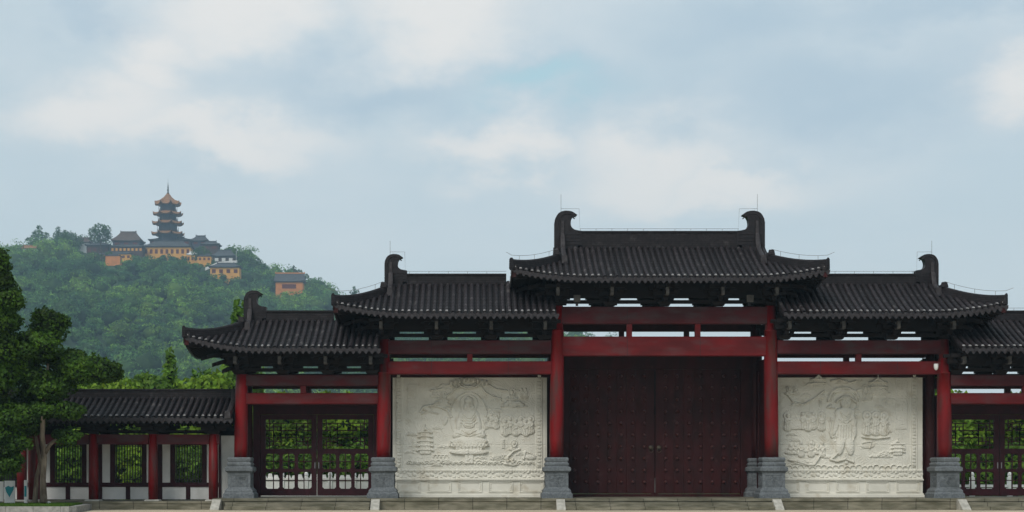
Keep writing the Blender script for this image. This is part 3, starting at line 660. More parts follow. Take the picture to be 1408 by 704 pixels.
# lattice gates ----------------------------------------------------------
FRET = [('h',0,5,1),('h',1,4,2),('h',0,2,3),('h',3,6,3),('h',4,6,4),('h',0,1,4),('v',1,1,2),('v',2,2,4),('v',3,0,1),('v',3,2,3),('v',4,2,4),('v',5,1,2),('v',5,3,4),('v',6,1,4),('v',1,3,4)]
def lattice_gate(s):
    xc = mir(CX - 14.235, s); y = 2.0; zt_ = PZ(570, y); W = 2.36
    b = MB(); b.box(xc - 2.66, xc + 2.66, y - .1, y + .1, zt_, Z(540)); b.box(xc - 2.66, xc - W, y - .1, y + .1, PLAT, zt_); b.box(xc + W, xc + 2.66, y - .1, y + .1, PLAT, zt_)
    b.build('gate_frame', M['lattice'], gate)
    for t in (-1, 1):
        xa, xb = sorted((xc + t*.015, xc + t*(W - .012))); st = .15; b = MB(); D0, D1 = y - .05, y + .05
        z0, z1 = PLAT + .06, zt_ - .01
        zA = PZ(672, y); zB = PZ(647, y); zC = PZ(624, y); zD = PZ(617, y); zE = PZ(577, y)
        b.box(xa, xa + st + .06, D0, D1, z0, z1); b.box(xb - st - .06, xb, D0, D1, z0, z1)
        ia, ib = xa + st + .06, xb - st - .06
        for q0, q1 in ((z0, zA), (PZ(649, y), PZ(645, y)), (zC, zD), (zE, z1)): b.box(ia, ib, D0, D1, q0, q1)
        leaf = b.build('gate_leaf', M['lattice'], gate)
        # two rows of three squares with crosses and clipped corners
        for q0, q1 in ((zA, PZ(649, y)), (PZ(645, y), zC)):
            w3 = (ib - ia)/3; g = MB()
            for k in range(3):
                u0 = ia + k*w3; u1 = u0 + w3
                if k: g.box(u0 - .07, u0 + .07, D0 + .005, D1 - .005, q0, q1)
                m_ = (u0 + u1)/2; g.box(m_ - .018, m_ + .018, D0 + .01, D1 - .01, q0, q1); zc = (q0 + q1)/2; g.box(u0 + .0701 if k else u0, u1 - .0701 if k < 2 else u1, D0 + .012, D1 - .012, zc - .018, zc + .018)
                for cx_, sx in ((u0 + (.07 if k else 0), 1), (u1 - (.07 if k < 2 else 0), -1)):
                    for cz_, sz in ((q0, 1), (q1, -1)): g.prism([(cx_, cz_), (cx_ + sx*.07, cz_), (cx_, cz_ + sz*.07)], D0 + .008, D1 - .008)
            g.build('square_panel', M['lattice'], leaf)
        g = MB(); ux = (ib - ia)/12; uz = (zE - zD)/8; cx_, cz_ = (ia + ib)/2, (zD + zE)/2; hb = .02
        for typ, a, c, p in FRET:
            for sx in (-1, 1):
                for sz in (-1, 1):
                    if typ == 'h': x0_, x1_ = sorted((cx_ + sx*(6 - a)*ux, cx_ + sx*(6 - c)*ux)); zz = cz_ + sz*(4 - p)*uz; g.box(x0_ - hb, x1_ + hb, y - .022, y + .022, zz - hb, zz + hb)
                    else: z0_, z1_ = sorted((cz_ + sz*(4 - a - 0)*uz, cz_ + sz*(4 - c)*uz)); xx = cx_ + sx*(6 - p)*ux; g.box(xx - hb, xx + hb, y - .019, y + .019, z0_, z1_)
        g.build('fretwork', M['lattice'], leaf)
        g = MB(); g.box(xc + t*.08 - .02, xc + t*.08 + .02, D0 - .03, D0 - .001, PLAT + 1.2, PLAT + 1.45); g.build('gate_handle', M['steel'], leaf)
for s in (-1, 1): lattice_gate(s)

# ------------------------------------------------------------------ carved marble walls
class Relief:
    def __init__(s, u0, u1, v0, v1, st=1.7):
        s.us = np.arange(u0, u1 + st/2, st); s.vs = np.arange(v0, v1 + st/2, st); s.U, s.V = np.meshgrid(s.us, s.vs); s.H = np.zeros_like(s.U)
    def dome(s, cx, cy, rx, ry, h=1., rot=0., base=.35, cut=None):
        a = R(rot); dx, dy = s.U - cx, s.V - cy; p = (dx*cos(a) + dy*sin(a))/rx; q = (-dx*sin(a) + dy*cos(a))/ry; d = p*p + q*q
        v = np.where(d < 1, h*(base + (1-base)*np.sqrt(np.clip(1-d, 0, 1))), 0); s.H = np.maximum(s.H, v)
    def dist(s, pts):
        best = np.full(s.U.shape, 1e9)
        for (x0, y0), (x1, y1) in zip(pts, pts[1:]):
            dx, dy = x1-x0, y1-y0; t = np.clip(((s.U-x0)*dx + (s.V-y0)*dy)/(dx*dx+dy*dy+1e-9), 0, 1); best = np.minimum(best, np.hypot(s.U-x0-t*dx, s.V-y0-t*dy))
        return best
    def stroke(s, pts, w, h): d = s.dist(pts)/w; s.H = np.maximum(s.H, np.where(d < 1, h*np.sqrt(np.clip(1-d*d, 0, 1)), 0))
    def groove(s, pts, w, h): d = s.dist(pts)/w; s.H = s.H - np.where(d < 1, h*(1-d*d), 0)
    def ring(s, cx, cy, rx, ry, w, h, a0=0, a1=360):
        n = 26; s.stroke([(cx + rx*cos(R(a0+(a1-a0)*i/n)), cy - ry*sin(R(a0+(a1-a0)*i/n))) for i in range(n+1)], w, h)
    def rect(s, x0, y0, x1, y1, h): m = (s.U > x0) & (s.U < x1) & (s.V > y0) & (s.V < y1); s.H = np.where(m, np.maximum(s.H, h), s.H)
    def cloud(s, cx, cy, k, h=.5):
        for dx, dy, r in ((-1.6, .1, .6), (-.8, -.3, .8), (0, 0, 1), (.9, -.2, .75), (1.7, .15, .55)):
            s.dome(cx+dx*k, cy+dy*k, r*k, r*k*.6, h, base=.6); s.ring(cx+dx*k, cy+dy*k, r*k*.55, r*k*.33, 2.0, h+.15, 0, 300)
        s.stroke([(cx-2.6*k, cy+.6*k), (cx-1.2*k, cy+.45*k), (cx+.6*k, cy+.7*k), (cx+2.8*k, cy+.5*k)], 2.4, h)
    def person(s, cx, cy, k, halo=True, seat=False, h=.8):   # cy: feet
        hgt = 9*k if not seat else 6*k
        if halo: s.dome(cx, cy-hgt+.8*k, 1.9*k, 1.9*k, h*.4, base=.9); s.ring(cx, cy-hgt+.8*k, 1.9*k, 1.9*k, 1.5, h*.6)
        s.dome(cx, cy-hgt*.45, 1.75*k, hgt*.42, h*.8); s.dome(cx, cy-hgt*.18, 2.2*k if not seat else 3.6*k, hgt*.2, h*.75)
        s.dome(cx, cy-hgt+.9*k, .95*k, 1.15*k, h)
        for dx in (-.7, .1, .8): s.groove([(cx+dx*k, cy-hgt*.62), (cx+dx*1.4*k, cy-.6*k)], 1.5, h*.4)
        s.stroke([(cx-1.5*k, cy-hgt*.6), (cx-.6*k, cy-hgt*.42), (cx+.9*k, cy-hgt*.5)], 2.2, h); s.stroke([(cx+1.5*k, cy-hgt*.62), (cx+.9*k, cy-hgt*.5)], 2.2, h)
    def tower(s, cx, cy, k, n, h=.7):
        for j in range(n):
            w = (5.2 - j*.28)*k; y = cy - j*3.1*k; s.rect(cx-w*.72, y-3.1*k, cx+w*.72, y, h*.6); s.stroke([(cx-w*1.08, y-2.5*k), (cx-w*.7, y-3.0*k), (cx+w*.7, y-3.0*k), (cx+w*1.08, y-2.5*k)], .75*k, h); 
            for q in (-.45, 0, .45): s.groove([(cx+q*w, y-.4*k), (cx+q*w, y-1.7*k)], 1.5, h*.3)
        y = cy - n*3.1*k; s.stroke([(cx-3*k, y), (cx, y-2.4*k), (cx+3*k, y)], .9*k, h); s.stroke([(cx, y-1*k), (cx, y-5*k)], 1.8, h)
    def glyphs(s, x, y, n, k):
        s.rect(x-k*.9, y-k*.8, x+k*.9, y+n*k*1.5, .35); r = random.Random(int(x+y))
        for j in range(n):
            for q in range(3): a, c = r.uniform(-.6, .6), r.uniform(-.5, .5); s.groove([(x+a*k, y+j*k*1.5+c*k), (x+(a+r.uniform(-.8, .8))*k, y+j*k*1.5+(c+r.uniform(-.5, .5))*k)], 1.3, .3)
def relief_left():
    r = Relief(36, 800, 14, 545); rr = random.Random(3)
    for i in range(30): x, y = rr.uniform(110, 730), rr.uniform(60, 470); r.cloud(x, y, rr.uniform(7, 13), .22)
    # wave band, foliage at the foot, border beads
    for i in range(22): r.ring(120 + i*29, 462 + 5*sin(i), 15, 13, 2.6, .4, 0, 180); r.ring(120 + i*29, 466, 8, 7, 2.2, .4, 0, 180)
    for i in range(9): x = 250 + i*18 if i < 4 else 520 + i*10; r.ring(x, 440, 12, 22, 2.5, .35, 20, 160)
    # body halo, flames, canopy
    r.dome(416, 235, 92, 128, .28, base=.95); r.ring(416, 235, 92, 128, 3, .55, 0, 180)
    r.dome(416, 165, 44, 46, .38, base=.95); r.ring(416, 165, 44, 46, 3, .6)
    r.stroke([(335, 75), (350, 92), (380, 78), (400, 90)], 4, .8); r.ring(416, 62, 50, 24, 5, .95, 180, 360); r.ring(416, 62, 34, 16, 4, .9, 180, 360)
    for k in range(9): a = -64 + k*16; r.dome(416 + a*1.4, 60 - 14*cos(a/40.), 8, 13, .9); r.stroke([(416+a*1.3, 72), (416+a*1.2, 92 - abs(a)*.25)], 3, .7)
    for sg in (-1, 1): r.stroke([(416+sg*60, 78), (416+sg*84, 108), (416+sg*120, 130), (416+sg*160, 138)], 5, .55); r.stroke([(416+sg*100, 70), (416+sg*140, 92), (416+sg*190, 98)], 4, .45)
    # seated figure
    r.dome(416, 262, 56, 78, .85); r.dome(416, 222, 52, 34, .9); r.dome(416, 312, 78, 34, 1.0); r.dome(362, 318, 30, 18, 1.05, -10); r.dome(470, 318, 30, 18, 1.05, 10)
    r.dome(372, 258, 18, 46, .95, 12); r.dome(460, 258, 18, 46, .95, -12); r.dome(416, 180, 25, 32, 1.1); r.dome(416, 148, 22, 18, 1.15); r.dome(416, 134, 10, 8, 1.2)
    r.dome(393, 182, 4, 12, 1.0); r.dome(439, 182, 4, 12, 1.0)
    for k in range(4): r.groove([(385-k*3, 215+k*16), (405, 240+k*13), (430, 240+k*13), (450+k*3, 212+k*16)], 2.6, .3)
    r.ring(416, 268, 26, 16, 4, 1.1, 180, 360); r.groove([(404, 176), (411, 177)], 1.8, .3); r.groove([(421, 177), (428, 176)], 1.8, .3); r.groove([(411, 195), (421, 195)], 1.8, .3); r.stroke([(416, 176), (416, 188)], 2, 1.25)
    r.groove([(380, 300), (416, 322), (455, 300)], 2.5, .3); r.groove([(350, 312), (416, 332), (482, 312)], 2.5, .3)
    # throne
    r.dome(416, 350, 92, 20, 1.0, base=.7); r.dome(416, 372, 100, 16, .95, base=.7); r.rect(350, 380, 482, 396, .75); r.dome(416, 404, 96, 14, .9, base=.7)
    for k in range(11): r.ring(330 + k*17.2, 362, 8, 13, 2.2, 1.1, 180, 360)
    for k in range(9): r.groove([(345 + k*18, 382), (345 + k*18, 396)], 1.8, .35)
    r.rect(395, 395, 438, 462, .5); r.glyphs(416, 404, 5, 8)
    # hovering figures, pavilion, dragon-like cloud, tower
    r.person(292, 158, 7.5, seat=True); r.person(246, 132, 6.5, seat=True, h=.6); r.cloud(280, 168, 22, .55); r.person(632, 148, 8.5, seat=True); r.person(680, 140, 6, halo=False, h=.5); r.person(700, 140, 6, halo=False, h=.5); r.cloud(640, 165, 24, .55)
    r.stroke([(175, 205), (190, 180), (225, 172), (270, 180), (310, 196), (330, 230)], 6, .6); r.stroke([(180, 215), (215, 205), (262, 212)], 4, .45); r.dome(210, 192, 22, 10, .5); r.dome(300, 250, 10, 22, .45, 20)
    r.rect(112, 66, 158, 210, .22); 
    for k in range(9): r.groove([(118, 76+k*15), (152, 76+k*15)], 1.5, .12)
    r.tower(198, 415, 7.2, 5); r.glyphs(138, 345, 5, 7); r.glyphs(588, 350, 3, 8); r.cloud(130, 315, 10, .4)
    for i, x in enumerate((500, 528, 552)): r.person(x, 290 - (i % 2)*6, 8.2, h=.75)
    for i, x in enumerate((598, 622, 650, 676, 700, 724)): r.person(x, 325 - (i % 2)*10, 9.2, h=.85)
    r.person(642, 400, 7.5, seat=True); r.person(610, 470, 6.5, halo=False, seat=True); r.person(636, 474, 6, halo=False, seat=True)
    r.stroke([(600, 440), (640, 400), (668, 390)], 6, .6); r.stroke([(690, 440), (700, 400), (730, 415), (760, 432)], 5, .5); r.dome(725, 430, 30, 14, .5); r.cloud(560, 430, 14, .35); r.cloud(300, 450, 14, .35)
    for k in range(10): r.stroke([(400 - k*5, 300 + k*5), (392 - k*7, 304 + k*6)], 1.5, .0)
    return r
def relief_right():
    r = Relief(46, 757, 14, 545); rr = random.Random(8)
    for i in range(28): r.cloud(rr.uniform(70, 600), rr.uniform(60, 470), rr.uniform(7, 13), .22)
    for i in range(22): r.ring(90 + i*29, 484 + 4*sin(i*2), 14, 12, 2.6, .4, 0, 180)
    # great standing figure with wide hat and canopy
    r.ring(362, 150, 78, 66, 6, .6, 0, 180); r.ring(362, 150, 62, 52, 4, .5, 0, 180); r.stroke([(300, 170), (280, 182), (318, 186)], 4, .6); r.stroke([(424, 100), (430, 180), (420, 188)], 4, .6); r.rect(300, 96, 430, 106, .5)
    r.dome(368, 260, 48, 80, .85); r.dome(368, 214, 50, 34, .95); r.dome(372, 158, 27, 30, 1.1); r.ring(372, 156, 46, 22, 6, 1.0, 0, 180); r.dome(372, 134, 26, 14, 1.15)
    r.dome(326, 262, 14, 62, .95, 14); r.dome(408, 265, 15, 68, .95, -8); r.dome(345, 365, 22, 56, .8, 8); r.dome(392, 365, 22, 56, .8, -6); r.dome(368, 315, 48, 44, .8)
    r.stroke([(335, 240), (372, 262), (400, 238)], 7, 1.1); r.dome(352, 250, 16, 9, 1.15); r.stroke([(336, 405), (318, 425), (296, 442), (330, 452), (372, 440), (410, 455)], 6, .6)
    for k in range(6): r.groove([(335+k*13, 275), (332+k*14, 340 + 8*(k % 2))], 2.2, .3)
    for k in range(4): r.groove([(338+k*4, 205+k*10), (372, 232+k*10), (404-k*4, 204+k*10)], 2.2, .25)
    r.groove([(362, 156), (368, 157)], 1.8, .3); r.groove([(378, 157), (384, 156)], 1.8, .3); r.stroke([(373, 158), (373, 168)], 2, 1.25)
    r.stroke([(300, 235), (292, 300), (300, 330)], 5, .6); r.stroke([(425, 225), (418, 300), (410, 345)], 4, .7); r.glyphs(376, 415, 4, 8)
    # groups
    r.tower(236, 80, 6.5, 2); r.tower(533, 104, 8, 2); r.cloud(540, 100, 20, .5)
    for x in (88, 122): r.person(x, 120, 6, seat=True)
    r.stroke([(80, 115), (110, 155), (160, 168), (210, 142), (265, 100)], 5, .6); r.person(470, 150, 8); r.person(492, 146, 7); r.rect(455, 105, 570, 112, .4)
    r.rect(85, 235, 160, 290, .45)
    for i, x in enumerate((82, 158, 184, 210, 252)): r.person(x, 300 - (i % 2)*8, 9.4, halo=(i % 2 == 0), h=.85)
    for i, x in enumerate((200, 122, 150, 235, 255, 98)): r.person(x, 430 - 14*(i % 2), 8.5, halo=(i == 0), seat=(i % 2 == 1), h=.75)
    r.stroke([(90, 445), (140, 452), (180, 468), (215, 468), (240, 430), (262, 385)], 6, .6); r.cloud(150, 455, 18, .45)
    for x in (478, 522, 562): r.person(x, 322, 12, h=.9); r.glyphs(x + 10, 300, 2, 7)
    r.stroke([(455, 330), (520, 338), (590, 330)], 5, .6); r.tower(632, 420, 6, 3, .6); r.glyphs(664, 370, 2, 8); r.glyphs(575, 150, 2, 7); r.glyphs(248, 150, 3, 6); r.dome(480, 372, 36, 15, .4); r.stroke([(455, 360), (500, 352), (492, 385)], 4, .6)
    r.rect(620, 34, 680, 290, .2)
    for k in range(16): r.groove([(628, 44+k*15), (672, 44+k*15)], 1.5, .12)
    r.cloud(560, 420, 16, .35); r.stroke([(300, 50), (340, 42), (390, 60), (425, 50)], 5, .55); r.cloud(360, 55, 14, .45)
    return r
def mural(s, rel, p0, p1, label):
    y = 1.95; xa, xb = PX(p0, y), PX(p1, y); ztop = Z(506); root = thing('carved_wall', ((xa+xb)/2, y + .25, PLAT), label, 'carved wall', 'carved marble walls between the red columns')
    zf = PZ(659.5, y)
    b = MB(); b.box(xa, xb, y + .02, y + .5, PLAT, ztop); b.build('wall', M['marble'], root)
    # carved panel as a height field
    k = (DIST + y)/F/3.63; ox = 530 if s < 0 else 1060
    H = np.clip(rel.H, -.2, 1.3); U, V = rel.U, rel.V
    # border frame and beads
    bx = (50, 80, 756, 784) if s < 0 else (-99, -90, 702, 728)
    if True:
        for c in ((66, 768) if s < 0 else (714,)):
            H = np.where(abs(U - c) < 15, .12, H); m = (abs(U - c) < 8) & (((V - 20) % 17) < 11); H = np.where(m & (V < 480), .45, H)
            H = np.where((abs(abs(U - c) - 14) < 2), .35, H)
    H = np.where(V > 492, .25, H); H = np.where((V > 492) & (((U + 7) % 15) < 10) & (V < 502), .5, H)
    H = np.where((V > 505) & (V < 532), .15 + .28*(np.sin(U/7.)*np.sin(V/5. + np.sin(U/14.)*2) > .25), H)
    # flowing cloud lines in the background, slab joints, fine chisel texture
    nz = np.sin(U*.045 + 2.1*np.sin(V*.031 + 1)) + np.sin(V*.052 + 1.7*np.sin(U*.027)) + .6*np.sin(U*.093 - V*.08)
    fl_ = np.abs(np.sin(nz*4.2)); inside = (V > 40) & (V < 485) & (H < .26) & ((U > 90) & (U < 745) if s < 0 else (U < 690)); H = np.where(inside, H + .13*np.clip(1 - fl_/.45, 0, 1), H)
    H = H + .10*np.clip(np.sin(U*.31 + 2*np.sin(V*.11))*np.sin(V*.29 + 2*np.sin(U*.13)), 0, 1)*(H > .4)*(V < 490)
    for c in (190, 350, 505, 660): H = np.where((np.abs(U - c) < 1.2) & (V < 490), H - .10, H)
    for c in (135, 250, 370): H = np.where(np.abs(V - c) < 1.2, H - .10, H)
    H = H + .03*np.sin(U*.9 + 3*np.sin(V*.31))*np.sin(V*.8 + 2*np.sin(U*.23))
    AMP = .16
    X = (ox + U/3.63 - VX)*(DIST + y)/F; Zz = EYE + (VY - 510 - V/3.63)*(DIST + y)/F; Y = y - AMP*H
    nv, nu = U.shape; V3 = np.stack([X, Y, Zz], -1).reshape(-1, 3); i = np.arange(nu*nv).reshape(nv, nu)
    Fq = np.stack([i[:-1, :-1], i[1:, :-1], i[1:, 1:], i[:-1, 1:]], -1).reshape(-1, 4)
    o = np_mesh('relief_panel', V3, Fq, M['marble'], root)
    # base with moulding and cartouches
    b = MB(); b.box(xa - .02, xb + .02, y - .10, y + .019, zf - .04, zf + .035)
    n = int((xb - xa)/.1)
    for j in range(n): xx = xa + (j + .5)*(xb - xa)/n; b.box(xx - .03, xx + .03, y - .13, y - .101, zf - .03, zf + .03)
    b.build('bead_moulding', M['marble'], root)
    b = MB(); b.box(xa, xb, y - .03, y + .019, PLAT, zf - .041); b.box(xa - .04, xb + .04, y - .16, y - .031, PLAT, PLAT + .10); b.box(xa - .02, xb + .02, y - .12, y - .0311, PLAT + .10, PLAT + .16)
    z0, z1 = PLAT + .20, zf - .07; m = 5; w_ = (xb - xa)/m
    for j in range(m):
        u0, u1 = xa + j*w_ + .14, xa + (j+1)*w_ - .14
        for (q0, q1, w0, w1) in ((u0, u1, z0, z0 + .03), (u0, u1, z1 - .03, z1), (u0, u0 + .03, z0 + .03, z1 - .03), (u1 - .03, u1, z0 + .03, z1 - .03)): b.box(q0, q1, y - .07, y - .029, w0, w1)
        c = (u0 + u1)/2; h = (u1 - u0)/2 - .08; zm = (z0 + z1)/2; hz_ = (z1 - z0)/2 - .07
        b.tube([(c + h*max(-1, min(1, 1.25*cos(t*pi/12))), y - .032, zm + hz_*max(-1, min(1, 1.5*sin(t*pi/12)))) for t in range(25)], .022, 5)
    b.build('wall_base', M['marble'], root)
    for e0, e1 in ((xa, xa - .55), (xb, xb + .55)): q = MB(); q.box(min(e0, e1) + .004, max(e0, e1) - .004, y + .28, y + .40, PLAT, ztop); q.build('dark_gap_board', M['darkred'], gate)  # dark board added to black out the gap between wall and column
mural(-1, relief_left(), 540.5, 752, 'pale marble wall carved with a seated haloed figure on a throne, between red columns')
mural(1, relief_right(), 1062, 1268.5, 'pale marble wall carved with a large standing robed figure, right of the big doors')

# surveillance camera on the right column
o = thing('security_camera', (PX(1284,0), -.28, PZ(508,0)), 'small white security camera under the lintel beside the right red column', 'security camera')
b = MB(); x, z = PX(1284,0), PZ(505,0); b.box(x - .05, x + .05, -.22, -.152, z - .02, z + .1); b.build('mount', M['whitepaint'], o)
b = MB(); b.lathe((x, -.30), [(.085, z + .12), (.09, z + .02), (.085, z - .05), (.06, z - .11), (.02, z - .14)], 14); b.build('dome_housing', M['whitepaint'], o, smooth=True)
# two small floodlights in the central frieze
for p in (793, 1030):
    x = PX(p, 0); z = Z(421); o = thing('floodlight', (x, -.3, z), 'small grey floodlight box on top of the central lintel, %s of the middle' % ('left' if p < 900 else 'right'), 'floodlight', 'floodlights on the central lintel')
    b = MB(); b.box(x - .05, x + .05, -.12, -.06, z, z + .2); b.build('bracket', M['iron'], o)
    b = MB(); b.frust((x, -.2), z + .14, z + .42, .13, .07, .14, .10); b.build('housing', M['timber_grey'], o)

# ------------------------------------------------------------------ gallery on the left
GZ = .33
gal = thing('covered_gallery', (PX(200, 0), .7, 0), 'low covered gallery with red posts, barred windows and dark tiled roof, left of the gate', 'gallery')
gx = [PX(p, 0) for p in (293.5, 210.5, 128.5, 45.5, -37.5, -120.5)]; gL, gRt = gx[-1] - .5, PX(318, -.9)
b = MB(); b.box(gL, PX(302, 0), -1.0, 2.6, 0, GZ - .08); b.box(gL, PX(302, 0) , -1.03, 2.63, GZ - .08, GZ); b.build('plinth', M['step'], gal)
for x in gx + [PX(30, -.7)]:
    y_ = 0 if x != PX(30, -.7) else -.7
    b = MB(); b.lathe((x, y_), [(.19, GZ + .06), (.195, GZ + 1.2), (.175, PZ(597, 0))], 20); c = b.build('post', M['red'], gal, smooth=True)
    b = MB(); b.frust((x, y_), GZ, GZ + .06, .3, .3, .27, .27); b.build('post_base', M['cheek'], c)
    if y_ == 0:
        b = MB(); b.lathe((x, 2.2), [(.15, GZ), (.14, PZ(597, 0))], 12); b.build('rear_post', M['darkred'], gal)
for a, c in zip(gx[1:], gx[:-1]):
    for y_ in (0, 2.2):
        b = MB(); b.box(a + .17, c - .17, y_ - .11, y_ + .11, PZ(611, 0), PZ(597.5, 0)); b.build('beam', M['redbeam_worn'], gal)
    for yy in (0, 2.2):
        q = MB(); q.box(a - (0), c, yy - .08, yy + .08, PZ(594, 0), PZ(591.5, 0)); q.build('purlin', M['timber'], gal)
b = MB(); b.box(gx[0], gx[0] + .25, -.1, .1, PZ(611, 0), PZ(597.5, 0)); b.build('beam', M['redbeam_worn'], gal)
for x in gx:
    for yy in (0, 2.2):
        b = MB(); z = PZ(597, 0) + .005; b.frust((x, yy), z, z + .12, .18, .17, .24, .2); b.cbox((x, yy, z + .2), (1.0, .15, .14)); b.cbox((x, yy, z + .3401), (1.35, .15, .13)); b.cbox((x, yy, z + .26), (.15, .8, .13)); b.build('bracket_set', M['timber'], gal)
gr = Roof(gL, gRt - .02, 0, 0, 1.1, 2.05, PZ(576, -.95), PZ(546.5, 1.1), 0, back_cut=.0); go = gr.make(gal)
main_ridge(go, gL, gRt - .15, 1.1, gr.zr, PZ(535, 1.1)); gr.down_ridge(go, 1, .12, .2, .05, w=.2, h=.2)
b = MB(); b.prism_x([(gr.yf + .1, gr.ze - .12), (1.1, gr.zr - .15), (gr.yb - .1, gr.ze - .12)], gRt - .08, gRt - .04); b.build('gable', M['timber'], go)
# wall with timber frame, white infill and barred windows (plane at y = 1.4)
yw = 1.4; W_ = lambda p: PX(p, yw); zT = PZ(609, yw); zr1, zr0 = PZ(663.5, yw), PZ(669.5, yw); zb = GZ + .04; zs = PZ(686.5, yw)
for i in range(5):
    sh = -82.6*i
    def w(p): return W_(p + sh)
    t = MB(); t.box(w(217.5), w(223.5), yw - .09, yw + .09, zb, zT); t.box(w(223.5), w(301), yw - .08, yw + .08, zr0, zr1); t.box(w(223.5), w(301), yw - .08, yw + .08, zb, zs); t.box(w(256), w(262), yw - .07, yw + .07, zs, zr0)
    t.box(w(234.5), w(241), yw - .07, yw + .07, zr1, zT); t.box(w(278), w(284.5), yw - .07, yw + .07, zr1, zT); t.box(w(223.5), w(301), yw - .075, yw + .075, zT, zT + .16)
    if i == 0: t.box(w(301), w(304), yw - .09, yw + .09, zb, zT)
    t.build('timber_frame', M['lattice'], gal)
    q = MB(); q.box(w(223.5), w(234.5), yw - .04, yw + .04, zr1, zT); q.box(w(284.5), w(301), yw - .04, yw + .04, zr1, zT); q.box(w(223.5), w(256), yw - .04, yw + .04, zs, zr0); q.box(w(262), w(301), yw - .04, yw + .04, zs, zr0); q.build('white_infill', M['plaster'], gal)
    q = MB()
    for k in range(10): xx = w(241) + (w(278) - w(241))*(k + .5)/10; q.box(xx - .017, xx + .017, yw - .02, yw + .02, zr1, zT)
    q.box(w(241), w(278), yw - .015, yw + .015, zr1 + .12, zr1 + .15); q.box(w(241), w(278), yw - .015, yw + .015, zT - .15, zT - .12)
    q.build('window_bars', M['iron'], gal)
# white link wall
lw = thing('garden_wall', (PX(312, 1.5), 1.5, 0), 'narrow white plastered wall with a dark cap between the gallery and the gate', 'wall')
b = MB(); b.box(PX(304.5, 1.5), PX(334, 1.5), 1.4, 1.65, 0, PZ(599, 1.5)); b.build('wall', M['plaster'], lw)
b = MB(); b.prism_x([(1.30, PZ(599, 1.5)), (1.75, PZ(599, 1.5)), (1.6, PZ(592, 1.5)), (1.45, PZ(592, 1.5))], PX(304.5, 1.5), PX(334, 1.5)); b.build('wall_cap', M['tile'], lw)
# mirrored link beyond the right end is outside the picture

# ------------------------------------------------------------------ planter
KX, KX2 = -14.5, -15.05
pn = thing('planter', (-18, -3.5, 0), 'low granite kerbed planting bed at the foot of the trees', 'planter')
b = MB(); out = [(-26, -6.2), (KX - .2, -6.2), (KX, -5.9), (KX2, -1.45), (KX2 - .25, -1.15), (-26, -1.15)]; inn = [(-25.75, -5.95), (KX - .4, -5.95), (KX - .27, -5.75), (KX2 - .27, -1.6), (KX2 - .4, -1.4), (-25.75, -1.4)]
n = len(out); vs = [(x, y, 0) for x, y in out] + [(x, y, .24) for x, y in out] + [(x, y, .24) for x, y in inn] + [(x, y, .12) for x, y in inn]
fs = []
for r_ in range(3):
    for i in range(n): fs.append((r_*n+i, r_*n+(i+1)%n, (r_+1)*n+(i+1)%n, (r_+1)*n+i))
b.add(vs, fs); b.build('kerb', M['kerb'], pn)
b = MB(); b.add([(x, y, .2) for x, y in inn], [tuple(range(n))]); b.build('soil', M['soil'], pn)
def blades(name, n, region, h, m, label, seed):
    g = np.random.default_rng(seed); x = g.uniform(region[0], region[1], n); y = g.uniform(region[2], region[3], n); z0 = region[4]
    a = g.uniform(0, 2*pi, n); hh = g.uniform(.5, 1., n)*h; lx, ly = g.normal(0, .35, n)*hh, g.normal(0, .35, n)*hh; w_ = .012
    V = np.stack([np.stack([x - w_*np.cos(a), y - w_*np.sin(a), np.full(n, z0)], -1), np.stack([x + w_*np.cos(a), y + w_*np.sin(a), np.full(n, z0)], -1), np.stack([x + lx, y + ly, z0 + hh], -1)], 1).reshape(-1, 3)
    o = np_mesh(name, V, np.arange(3*n).reshape(-1, 3), m, k=3); return tag(o, label, 'grass', kind='stuff')
blades('grass', 60000, (-25.6, -15.35, -5.6, -1.6, .2), .13, M['grass'], 'short green grass growing in the planting bed', 4)

# ------------------------------------------------------------------ foliage
def leaf_quads(C, nrm, size, g, jit=.7):
    n = len(C); d = nrm + g.normal(0, jit, (n, 3)); d /= np.linalg.norm(d, axis=1, keepdims=True) + 1e-9
    a = np.cross(d, g.normal(0, 1, (n, 3))); a /= np.linalg.norm(a, axis=1, keepdims=True) + 1e-9; b_ = np.cross(d, a)
    s_ = size*g.uniform(.6, 1.3, (n, 1)); a = a*s_; b_ = b_*s_*g.uniform(.4, .75, (n, 1))
    V = np.stack([C - a, C + b_ + a*.1, C + a, C - b_ + a*.1], 1).reshape(-1, 3); return V, np.arange(4*n).reshape(-1, 4)
def lobes_mesh(lobes, dens, size, g, jit=.7, tintv=.25):
    Vs, Ts = [], []
    for (cx, cy, cz, rx, ry, rz) in lobes:
        n = int(dens * (rx*ry + ry*rz + rx*rz)/3)
        p = g.normal(0, 1, (n, 3)); p /= np.linalg.norm(p, axis=1, keepdims=True); f = np.clip(1 - np.abs(g.normal(0, .16, (n, 1))), .3, 1.1)
        # ragged outline: several bumps per lobe
        bump = 1 + .16*np.sin(p[:, :1]*7 + cx*3) * np.cos(p[:, 1:2]*6 + cz*5) + .10*np.sin(p[:, 2:3]*11 + cy + p[:, :1]*9)
        C = p*f*bump*np.array([rx, ry, rz]) + np.array([cx, cy, cz]); V, _ = leaf_quads(C, p, size, g, jit); Vs.append(V)
        tn = 1 + tintv*np.sin(C[:, 0]*2.3 + 1)*np.cos(C[:, 2]*2.9) + g.normal(0, .16, n); tn = np.clip(tn, .45, 1.7)
        T = np.stack([tn*(1 + g.normal(0, .06, n)), tn, tn*.9], -1); Ts.append(np.repeat(T, 4, axis=0))
    V = np.concatenate(Vs); return V, np.arange(len(V)).reshape(-1, 4), np.concatenate(Ts)
ICO = None
